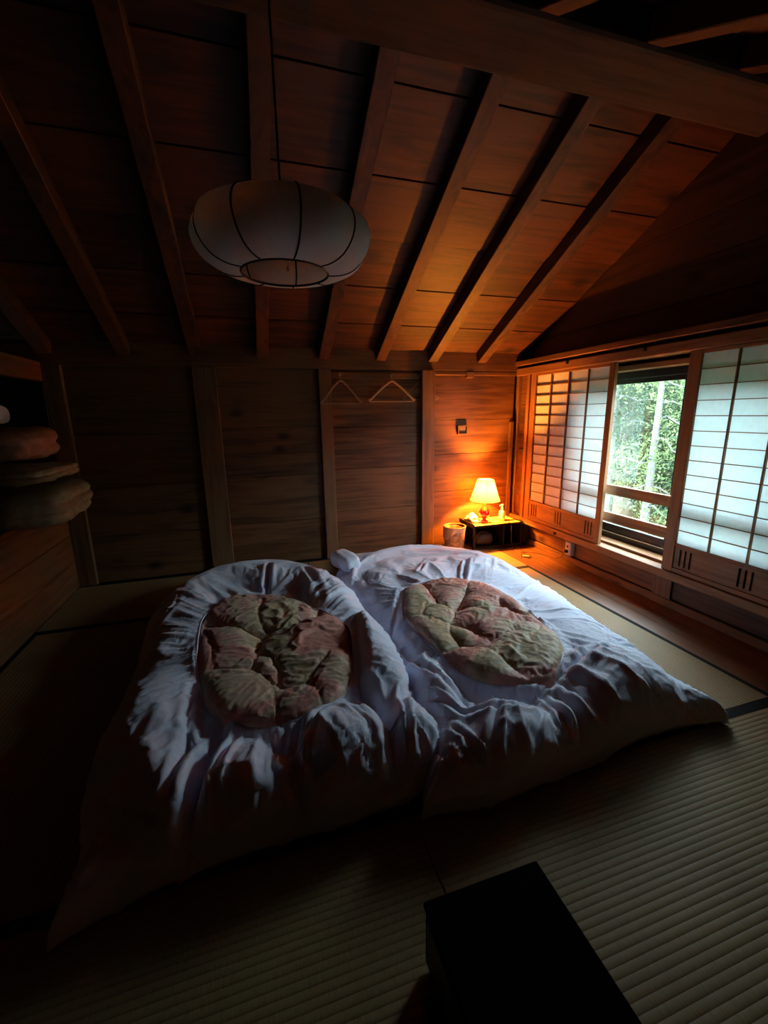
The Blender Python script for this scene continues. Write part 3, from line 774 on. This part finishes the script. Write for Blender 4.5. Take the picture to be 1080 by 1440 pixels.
# ---- bedside table and what stands on it
TX, TY, TZ = 2.305, 3.745, .262
t = thing('bedside_table', 'low black open-fronted table in the room corner under the lamp', 'table', (TX, TY, 0))
w2, d2 = .275, .145
box('table_top', -w2, w2, -d2, d2, TZ-.022, TZ-.002, black_m, t, .003)
box('top_lip', -w2-.012, -w2, -d2-.005, d2+.01, TZ-.022, TZ+.018, black_m, t, .002)
box('side_panel', -w2, -w2+.018, -d2, -d2+.03, .0, TZ-.022, black_m, t, .002)
box('side_panel', -w2, -w2+.018, d2-.03, d2, .0, TZ-.022, black_m, t, .002)
box('side_panel', w2-.018, w2, -d2, d2, .0, TZ-.022, black_m, t, .002)
box('back_panel', -w2+.018, w2-.018, d2-.012, d2, .03, TZ-.022, black_m, t, .001)
box('lower_shelf', -w2+.018, w2-.018, -d2+.004, d2-.012, .022, .038, black_m, t, .002)
box('divider', .06, .072, -d2+.01, d2-.012, .038, TZ-.022, black_m, t, .001)
o = tag(box('table_mat', TX-w2+.005, TX+w2-.03, TY-d2-.004, TY+d2-.02, TZ-.002, TZ+.003, plain('yellowed_wooden_mat', (.62,.42,.13), .5, .4, noise_amt=.08, bscale=9), None, .001), 'thin yellowish mat covering the top of the black bedside table', 'mat')
brown = plain('worn_brown_leather', (.030,.016,.010), .5, .3, bump=.4, bscale=50)
bg_ = thing('handbag', 'brown leather bag with a looped handle inside the open bedside table', 'bag', (TX-.12, TY-.03, .038))
obj('bag_body', soft_box(.20, .14, .12, .045, nx=10, amp=.02, seed=2), brown, bg_, True)
bm = bmesh.new(); add_tube(bm, [(.06*math.cos(a)-.03, -.065, .09+.055*math.sin(a)) for a in np.linspace(0, math.pi, 14)], .005, 7); obj('handle', bm, brown, bg_, True)
# table lamp
LX, LY, LZ = 2.195, 3.70, TZ+.003
t = thing('table_lamp', 'lit table lamp with red glass body and cream cone shade', 'lamp', (LX, LY, LZ))
red = NT('red_glazed_glass'); b_ = red.bsdf(.12, .6, (.52,.012,.006)); b_.inputs['Coat Weight'].default_value = .6; b_.inputs['Subsurface Weight'].default_value = 0
bm = bmesh.new(); add_lathe(bm, [(0,0),(.042,0),(.045,.006),(.042,.016),(.026,.026),(.018,.036),(.022,.044),(.040,.058),(.054,.082),(.056,.104),(.047,.130),(.030,.152),(.020,.166),(.018,.176),(0,.177)], 32); obj('lamp_body', bm, red.m, t, True)
brass = plain('brass_fitting', (.55,.38,.12), .3, .5, metal=.9)
bm = bmesh.new(); add_lathe(bm, [(0,.176),(.014,.176),(.016,.186),(.011,.19),(.013,.22),(.013,.245),(0,.246)], 16); obj('lamp_socket', bm, brass, t, True)
sh = NT('lamp_shade_fabric'); d_ = sh.n('ShaderNodeBsdfDiffuse'); tr = sh.n('ShaderNodeBsdfTranslucent'); mx = sh.n('ShaderNodeMixShader'); mx.inputs[0].default_value = .27
for q in (d_, tr): q.inputs[0].default_value = (.86,.58,.22,1)
sh.l(d_.outputs[0], mx.inputs[1]); sh.l(tr.outputs[0], mx.inputs[2]); sh.l(mx.outputs[0], sh.o.inputs[0])
bm = bmesh.new(); pr = [(.146,.226),(.130,.270),(.113,.322),(.096,.378),(.079,.434)]
add_lathe(bm, pr, 40); obj('lamp_shade', bm, sh.m, t, True)
for r_, z in ((.146, .226), (.079, .434)):
    bm = bmesh.new(); add_tube(bm, [(r_*math.cos(a), r_*math.sin(a), z) for a in np.linspace(0, 2*math.pi, 41)], .0028, 6, cap=False); obj('shade_trim', bm, plain('shade_trim_braid', (.6,.45,.22)), t, True)
bm = bmesh.new(); a = math.radians(-112); add_tube(bm, [((r_+.001)*math.cos(a), (r_+.001)*math.sin(a), z) for r_, z in pr], .0018, 5); obj('shade_seam', bm, plain('shade_seam_tape', (.25,.15,.06)), t, True)
bm = bmesh.new(); add_tube(bm, [(.012,0,.24),(.055,0,.30),(.048,0,.39),(0,0,.43),(-.048,0,.39),(-.055,0,.30),(-.012,0,.24)], .0015, 5); add_tube(bm, [(-.079,0,.430),(.079,0,.430)], .0015, 5); obj('harp', bm, brass, t, True)
em = NT('glowing_bulb'); e_ = em.n('ShaderNodeEmission'); e_.inputs[0].default_value = (1,.62,.22,1); e_.inputs[1].default_value = 14; tp = em.n('ShaderNodeBsdfTransparent'); mx = em.n('ShaderNodeMixShader'); mx.inputs[0].default_value = .5
em.l(tp.outputs[0], mx.inputs[1]); em.l(e_.outputs[0], mx.inputs[2]); em.l(mx.outputs[0], em.o.inputs[0])
bm = bmesh.new(); add_lathe(bm, [(0,.244),(.013,.246),(.014,.285),(.026,.312),(.030,.332),(.026,.352),(.012,.364),(0,.366)], 18); bo = obj('bulb', bm, em.m, t, True)
l = bpy.data.lights.new('bulb_light', 'POINT'); l.energy = LAMP_W; l.color = LAMP_COL; l.shadow_soft_size = .022
lo = bpy.data.objects.new('bulb_light', l); C.objects.link(lo); lo.parent = t; lo.location = (0, 0, .335)
cord_m = plain('brown_lamp_cord', (.05,.03,.02), .5)
def smooth_path(pts, n):
    p = [Vector(q) for q in pts]; out_ = []
    for i in range(len(p)-1):
        p0, p1, p2, p3 = p[max(i-1,0)], p[i], p[i+1], p[min(i+2,len(p)-1)]
        for k in range(n):
            s = k/n; out_.append(.5*((2*p1)+(-p0+p2)*s+(2*p0-5*p1+4*p2-p3)*s*s+(-p0+3*p1-3*p2+p3)*s**3))
    out_.append(p[-1]); return out_
bm = bmesh.new()
rel = Vector((LX, LY, LZ))
cp_ = [(2.23,3.66,.270),(2.36,3.60,.271),(2.43,3.585,.262),(2.435,3.578,.20),(2.44,3.57,.06),(2.46,3.54,.004),(2.50,3.46,.004),(2.44,3.36,.004),(2.37,3.30,.006),(2.42,3.25,.012),(2.47,3.31,.012),(2.41,3.34,.008),(2.47,3.42,.004),(2.58,3.34,.004),(2.64,3.24,.004),(2.655,3.12,.02),(2.662,3.07,.10)]
add_tube(bm, [q-rel for q in smooth_path(cp_, 6)], .0028, 6); obj('lamp_cord', bm, cord_m, t, True)
bm = bmesh.new(); add_box(bm, -.012, .012, -.03, .03, -.007, .007, .004); bmesh.ops.transform(bm, matrix=Matrix.Translation(Vector((2.415, 3.29, .012))-rel) @ Matrix.Rotation(.9, 4, 'Z'), verts=bm.verts); obj('cord_switch', bm, plain('ivory_plastic', (.7,.62,.45), .4), t)
# pump bottle
t = thing('pump_bottle', 'cream pump bottle standing right of the table lamp', 'bottle', (2.395, 3.695, TZ+.003))
cream = plain('cream_plastic', (.82,.74,.50), .35, .5)
bm = bmesh.new(); add_lathe(bm, [(0,0),(.027,0),(.031,.004),(.031,.088),(.028,.100),(.013,.110),(.012,.118),(0,.118)], 24); obj('bottle_body', bm, cream, t, True)
bm = bmesh.new(); add_lathe(bm, [(.0315,.022),(.0318,.024),(.0318,.072),(.0315,.074)], 24); obj('bottle_label', bm, plain('faded_label', (.70,.66,.50), .6), t, True)
bm = bmesh.new(); add_lathe(bm, [(0,.118),(.015,.118),(.015,.134),(.006,.137),(.005,.158),(.012,.160),(.012,.170),(0,.172)], 16)
add_tube(bm, [(0,0,.165),(-.025,-.012,.166),(-.040,-.018,.160)], .005, 7); obj('pump_head', bm, plain('white_pump', (.8,.78,.68), .35), t, True)
# tissues
t = thing('tissue_pack', 'opened tissue pack with crumpled tissues left of the table lamp', 'tissues', (2.105, 3.765, TZ+.003), .15)
obj('pack', soft_box(.12, .17, .032, .014, nx=8, amp=.004, seed=8), plain('pale_tissue_wrap', (.80,.76,.56), .5), t, True)
random.seed(5); bm = bmesh.new()
for k in range(4):
    cx_, cy_ = random.uniform(-.02, .03), random.uniform(-.05, .05); n_ = 9; g = []
    for i in range(n_):
        row = []
        for j in range(n_):
            u_, v_ = i/(n_-1)-.5, j/(n_-1)-.5
            z = .03 + .055*math.exp(-((u_*2.1)**2+(v_*2.1)**2)) + .014*noise.noise(Vector((u_*7+k*9, v_*7, k)))
            z -= .0
            row.append(bm.verts.new((cx_+u_*.085, cy_+v_*.085, max(.028, z-.012*k*0))))
        g.append(row)
    for i in range(n_-1):
        for j in range(n_-1): bm.faces.new((g[i][j], g[i+1][j], g[i+1][j+1], g[i][j+1]))
bmesh.ops.recalc_face_normals(bm, faces=bm.faces); obj('tissue', bm, plain('tissue_paper', (.9,.87,.74), .8), t, True)
# waste bin
t = thing('waste_bin', 'small round brown waste bin with a pink-grey liner left of the bedside table', 'bin', (1.862, 3.69, 0))
bw = NT('bin_wood_print'); b_ = bw.bsdf(.5, .3); tc = bw.n('ShaderNodeTexCoord'); wv = bw.n('ShaderNodeTexNoise'); wv.inputs['Scale'].default_value = 14; wv.inputs['Distortion'].default_value = 2.5; bw.l(tc.outputs['Object'], wv.inputs[0])
r = bw.ramp(wv.outputs[0], [(.3, (.10,.05,.024)), (.5, (.19,.10,.05)), (.62, (.25,.15,.09))]); bw.l(r.outputs[0], b_.inputs['Base Color'])
bm = bmesh.new(); add_lathe(bm, [(0,0),(.090,0),(.094,.004),(.100,.13),(.106,.255),(.102,.256),(.092,.02),(0,.018)], 32); obj('bin_body', bm, bw.m, t, True)
bm = bmesh.new(); add_tube(bm, [(.106*math.cos(a), .106*math.sin(a), .258) for a in np.linspace(0, 2*math.pi, 33)], .006, 8, cap=False); obj('bin_rim', bm, plain('pale_rattan_rim', (.42,.28,.14), .5), t, True)
bm = bmesh.new(); n_ = 48; rows = []
for j, zz in enumerate((.262, .235, .20, .165, .13)):
    rows.append([bm.verts.new(((.1085+.004*j/4+.003*math.sin(9*2*math.pi*i/n_+j))*math.cos(2*math.pi*i/n_), (.1085+.004*j/4+.003*math.sin(9*2*math.pi*i/n_+j))*math.sin(2*math.pi*i/n_), .262-(.262-zz)*(.55+.45*math.sin(2*math.pi*i/n_*1+5.2)+.12*math.sin(4*2*math.pi*i/n_)))) for i in range(n_)])
for j in range(4):
    for i in range(n_): bm.faces.new((rows[j][i], rows[j][(i+1)%n_], rows[j+1][(i+1)%n_], rows[j+1][i]))
obj('bin_liner', bm, plain('pinkish_liner_film', (.34,.22,.18), .4, .5), t, True)
# black bag beside the table
bm = soft_box(.10, .24, .25, .045, nx=12, amp=.014, seed=21)
t = thing('black_bag', 'dark soft bag wedged between the bedside table and the window wall', 'bag', (2.642, 3.735, 0))
obj('bag_body', bm, dark_m, t, True)
bm = bmesh.new(); add_tube(bm, [(-.01, .06*math.cos(a), .235+.02*math.sin(a)) for a in np.linspace(0, math.pi, 10)], .006, 6); obj('handle', bm, dark_m, t, True)
# wall socket
t = thing('wall_socket', 'white surface-mounted power socket low on the window wall', 'socket', (2.712, 3.035, .135))
wp = plain('white_socket_plastic', (.62,.60,.55), .4)
box('socket_box', -.045, 0, -.036, .036, -.062, .062, wp, t, .004)
box('socket_plate', -.049, -.045, -.030, .030, -.055, .055, plain('socket_plate_plastic', (.72,.70,.64), .35), t, .001)
for z in (-.022, .022): box('socket_slot', -.0505, -.0488, -.009, .009, z-.010, z+.010, black_m, t, .001)
box('plug', -.072, -.0488, -.012, .012, -.036, -.010, black_m, t, .003)

# ---- hangers and hooks on the rail
steel = plain('dull_steel_hook', (.30,.27,.24), .35, .5, metal=.8)
def hook(x, z):
    t = thing('wall_hook', HL[len(HK)], 'hook', (x, 3.905, z), 0, 'hooks on the wall rail'); HK.append(t)
    bm = bmesh.new(); add_lathe(bm, [(0,0),(.010,0),(.010,.004),(0,.005)], 12); bmesh.ops.transform(bm, matrix=Matrix.Rotation(math.radians(90), 4, 'X'), verts=bm.verts); obj('hook_plate', bm, steel, t, True)
    bm = bmesh.new(); add_tube(bm, [(0,-.003,0),(0,-.022,-.002),(0,-.034,.004),(0,-.038,.016)], .0028, 7); obj('hook_arm', bm, steel, t, True)
HK = []; HL = ['small metal wall hook holding the leftmost clothes hanger', 'small metal wall hook holding the middle orange-lit clothes hanger', 'small metal wall hook holding the thin wire hanger by the post']
def hanger(x, z, w, drop, r, mat, label, rot, slope=.09, barz=None):
    t = thing('clothes_hanger', label, 'hanger', (x, 3.876, z), rot, 'clothes hangers on the far wall')
    a = [( .017*math.sin(q), 0, -.012+.017*math.cos(q)) for q in np.linspace(-1.9, 1.57, 12)]
    a = [(-p[0], p[1], p[2]) for p in a][::-1]
    hk = [(p[0], 0, p[2]-.002) for p in a]
    hk = [(.0165*math.cos(q), 0, -.014+.0165*math.sin(q)) for q in np.linspace(-.5, math.pi, 12)][::1]
    hk = hk + [(-.012, 0, -.026), (0, 0, -.042), (0, 0, -.075)]
    bm = bmesh.new(); add_tube(bm, hk, .0016, 6); obj('hook', bm, steel, t, True)
    bm = bmesh.new(); z1 = -.07
    L_ = smooth_path([(-w/2, 0, -drop+.012), (-w/2+.03, 0, -drop+.03), (-w*.25, 0, z1-(drop+z1)*.42), (-.03, 0, z1-.012), (0, 0, z1), (.03, 0, z1-.012), (w*.25, 0, z1-(drop+z1)*.42), (w/2-.03, 0, -drop+.03), (w/2, 0, -drop+.012)], 5)
    add_tube(bm, L_, r, 8); obj('shoulder_arm', bm, mat, t, True)
    bm = bmesh.new(); add_tube(bm, [(-w/2+.004, 0, -drop+.010), (-w/2+.02, 0, -drop), (w/2-.02, 0, -drop), (w/2-.004, 0, -drop+.010)], max(.0016, r*.42), 7); obj('trouser_bar', bm, mat, t, True)
wood_h = plain('varnished_hanger_wood', (.62,.38,.20), .4, .4)
plast = plain('brown_plastic_hanger', (.30,.17,.11), .4, .4)
for x in (.812, 1.288, 1.575): hook(x, 1.690)
hanger(.812, 1.708, .39, .265, .0075, plast, 'leftmost clothes hanger, brown, hanging in shadow on the far wall rail', .12)
hanger(1.288, 1.708, .44, .25, .010, wood_h, 'middle clothes hanger, pale wood, catching orange light on the far wall', -.10)
hanger(1.575, 1.708, .37, .235, .0016, steel, 'thin wire clothes hanger in front of the dark wall post', .05)

# ---- folded bedding piled on the closet shelf at left
pile = [((-1.66, 3.26, .701), (1.12, .70, .24), .10, (.42,.36,.26), 'thick folded beige futon at the bottom of the closet pile', 3, .02, 31),
        ((-1.70, 3.27, .968), (1.06, .62, .10), .05, (.36,.31,.22), 'thin folded olive-grey quilt second from the bottom of the closet pile', 2, -.05, 47),
        ((-1.74, 3.27, 1.10), (.98, .56, .20), .09, (.42,.22,.16), 'plump folded salmon-pink quilt near the top of the closet pile', 2, .06, 53)]
for loc, sz, r_, col, lab, fo, rz, sd in pile:
    t = thing('folded_quilt', lab, 'bedding', loc, rz, 'folded bedding in the closet')
    obj('quilt_cloth', soft_box(*sz, r_, nx=22, amp=.035, seed=sd, fold=fo), plain('quilt_cloth_%d' % sd, col, .75, .2, bump=.5, bscale=18, noise_amt=.25), t, True)
t = thing('pillow', 'off-white pillow lying on top of the folded closet bedding', 'pillow', (-1.72, 3.25, 1.325), .2)
obj('pillow_case', soft_box(.55, .36, .11, .05, nx=14, amp=.02, seed=60), sheet_m, t, True)

# ---- dark low chest in the foreground
t = thing('low_chest', 'black low box-shaped chest on the tatami in the near foreground', 'chest', (.47, .42, 0))
chest_m = plain('matte_black_paint', (.004,.003,.003), .95, .03)
box('chest_body', -.155, .158, -.30, .314, .012, .182, chest_m, t, .004)
box('chest_lid', -.160, .163, -.305, .319, .182, .197, chest_m, t, .004)
box('plinth', -.186, .12, -.28, .245, .0, .016, dark_m, t, .003)
box('side_strip', -.158, -.154, -.28, .30, .03, .165, plain('dark_brown_side', (.035,.02,.014), .5), t, .001)

# ---- outside: wooded slope
gr = []
nx_, ny_ = 40, 50
X_, Y_ = np.meshgrid(np.linspace(3.2, 40, nx_), np.linspace(-25, 45, ny_), indexing='ij')
Pg = np.stack([X_, Y_], -1); Zg = -2.2 + .012*(X_-3) + np.clip(X_-11, 0, None)*.34 + vnoise(Pg, .25, 4)*.7
v_, f_ = grid_mesh(np.concatenate([Pg, Zg[..., None]], -1))
gm = NT('forest_floor'); b_ = gm.bsdf(.9, .1); tc = gm.n('ShaderNodeTexCoord'); n_ = gm.n('ShaderNodeTexNoise'); n_.inputs['Scale'].default_value = 1.4; n_.inputs['Detail'].default_value = 8; gm.l(tc.outputs['Object'], n_.inputs[0])
r = gm.ramp(n_.outputs[0], [(.3, (.02,.028,.01)), (.5, (.05,.06,.02)), (.7, (.10,.09,.04))]); gm.l(r.outputs[0], b_.inputs['Base Color'])
struct(link('ground', np_mesh(v_, f_), gm.m))
def gz_(x, y): return -2.2 + .012*(x-3) + max(x-11, 0)*.34 + noise.noise(Vector((x*.25+4, y*.25-4, 4*.37)))*.7

def leaf_mat(name, c0, c1, c2):
    w = NT(name); d = w.n('ShaderNodeBsdfDiffuse'); t_ = w.n('ShaderNodeBsdfTranslucent'); m = w.n('ShaderNodeMixShader'); m.inputs[0].default_value = .4
    tc = w.n('ShaderNodeTexCoord'); n = w.n('ShaderNodeTexNoise'); n.inputs['Scale'].default_value = 1.6; n.inputs['Detail'].default_value = 6; w.l(tc.outputs['Object'], n.inputs[0])
    r = w.ramp(n.outputs[0], [(.32, c0), (.5, c1), (.68, c2)]); w.l(r.outputs[0], d.inputs[0]); w.l(r.outputs[0], t_.inputs[0])
    w.l(d.outputs[0], m.inputs[1]); w.l(t_.outputs[0], m.inputs[2]); w.l(m.outputs[0], w.o.inputs[0]); return w.m
LM = [leaf_mat('cedar_leaves', (.020,.030,.020), (.042,.060,.038), (.066,.090,.055)), leaf_mat('maple_leaves', (.044,.062,.028), (.085,.115,.05), (.12,.15,.065)), leaf_mat('bush_leaves', (.045,.05,.025), (.095,.095,.045), (.14,.125,.07))]
bark = [wood('pale_bark', 2, (.03,.03,.028), (.065,.065,.06), (.10,.10,.09), knots=True), wood('dark_bark', 2, (.02,.015,.01), (.07,.05,.035), (.13,.10,.07), knots=False)]
rs = np.random.RandomState(3)
def leaves(centres, n, spread, size):
    c = np.array(centres)[rs.randint(0, len(centres), n)]; p = c + rs.normal(0, 1, (n, 3))*spread
    a = rs.normal(0, 1, (n, 3)); a /= np.linalg.norm(a, axis=1)[:, None]; b_ = np.cross(a, rs.normal(0, 1, (n, 3))); b_ /= np.linalg.norm(b_, axis=1)[:, None]
    s = (size*rs.uniform(.5, 1.4, n))[:, None]
    q = np.stack([p-a*s, p-b_*s*.38, p+a*s, p+b_*s*.38], 1).reshape(-1, 3)
    return q, np.arange(n*4).reshape(n, 4)
def tree(x, y, h, r, bm_i, lm_i, label, lo, n, spread, size, lean=(0, 0), nb=14, reach=1.6):
    z0 = gz_(x, y)-.1; t = thing('tree', label, 'tree', (x, y, z0), 0, 'trees outside the window')
    bm = bmesh.new(); pts = [(lean[0]*s+.05*math.sin(s*5+x), lean[1]*s+.05*math.cos(s*4+y), h*s) for s in np.linspace(0, 1, 12)]
    add_tube(bm, pts, r, 10, radii=[r*(1.15-.85*s) for s in np.linspace(0, 1, 12)]); obj('trunk', bm, bark[bm_i], t, True)
    bm = bmesh.new(); cs = []
    for k in range(nb):
        s = float(lo + (1-lo)*(k+rs.rand())/nb); i_ = s*11; p0 = Vector(pts[int(i_)]) if i_ < 11 else Vector(pts[-1]); p0.z = h*s; a = rs.rand()*6.28; L_ = float(reach*(1.15-.7*s)*rs.uniform(.7, 1.2))
        d = Vector((math.cos(a), math.sin(a), rs.uniform(-.15, .35))); q = [p0 + d*(L_*u_) + Vector((0, 0, -.25*L_*u_*u_+.06*math.sin(9*u_+k))) for u_ in (0, .2, .4, .6, .8, 1.0)]
        add_tube(bm, q, r*.2, 5, radii=[r*.24*(1-.8*u_) for u_ in np.linspace(0, 1, 6)]); cs += [tuple(v) for v in q[2:]]
    br = obj('branches', bm, bark[bm_i], t, True); br['kind'] = 'stuff'
    v, f_ = leaves(cs, n, np.array([spread, spread, spread*.55]), size); lf = link('foliage', np_mesh(v, f_, False), LM[lm_i], t); lf['kind'] = 'stuff'
tree(6.9, 5.95, 5.4, .085, 0, 1, 'slim pale-barked tree just outside, at the right edge of the clear glass', .30, 7000, .35, .034, (.15, .1), 14, 1.3)
tree(8.6, 8.1, 5.2, .20, 1, 0, 'dark trunk standing in the middle of the clear glass view', .30, 15000, .40, .042, (0, .1), 20, 2.0)
tree(7.6, 7.65, 4.9, .13, 0, 0, 'added pale trunk imitating a screen reflection at the left edge of the clear glass', .38, 9000, .38, .038, (.1, 0), 14, 1.6)  # tree added so its trunk stands in for the pale reflection in the pane
tree(9.6, 8.2, 4.8, .09, 1, 1, 'bright green maple with leaves at window height', .22, 22000, .36, .036, (0, 0), 34, 1.9)
tree(12.5, 10.2, 5.6, .20, 1, 0, 'tall cedar upslope behind the maple', .12, 18000, .55, .07, (0, 0), 30, 2.6)
tree(12.8, 12.8, 5.6, .20, 1, 0, 'tall cedar upslope, farther left beyond the clear glass', .12, 15000, .55, .07, (0, 0), 28, 2.6)
tree(11.5, 7.6, 5.4, .18, 1, 0, 'tall cedar seen behind the slim pale tree', .12, 10000, .5, .08, (0, 0), 28, 2.3)
tree(9.5, 4.6, 4.8, .16, 1, 0, 'cedar standing behind the right paper screen', .3, 6000, .5, .08, (0, 0), 20, 2.0)
tree(10.2, 1.6, 4.8, .14, 0, 1, 'leafy pale-barked tree farther toward the near end of the house', .3, 6000, .5, .08, (0, 0), 20, 2.0)
# undergrowth and grass on the slope
cs = []
for k in range(260):
    x = rs.uniform(6.0, 19); y = x*rs.uniform(.35, 1.3) + rs.uniform(-2, 1.5); cs.append((x, y, gz_(x, y)+rs.uniform(0, .35 + .5*max(0, x-11)*.25)))
v, f_ = leaves(cs, 50000, np.array([.32, .32, .22]), .045); o = link('undergrowth', np_mesh(v, f_, False), LM[2]); o['kind'] = 'stuff'; o['label'] = 'yellow-green undergrowth and grass covering the slope outside'; o['category'] = 'undergrowth'
cs = []
for k in range(240):
    x = rs.uniform(13.5, 22); y = x*rs.uniform(.4, 1.25); cs.append((x, y, gz_(x, y)+rs.uniform(.4, 3.6)))
v, f_ = leaves(cs, 30000, np.array([.6, .6, .5]), .12); o = link('distant_foliage', np_mesh(v, f_, False), LM[0]); o['kind'] = 'stuff'; o['label'] = 'dense green foliage of the far wooded hillside'; o['category'] = 'foliage'
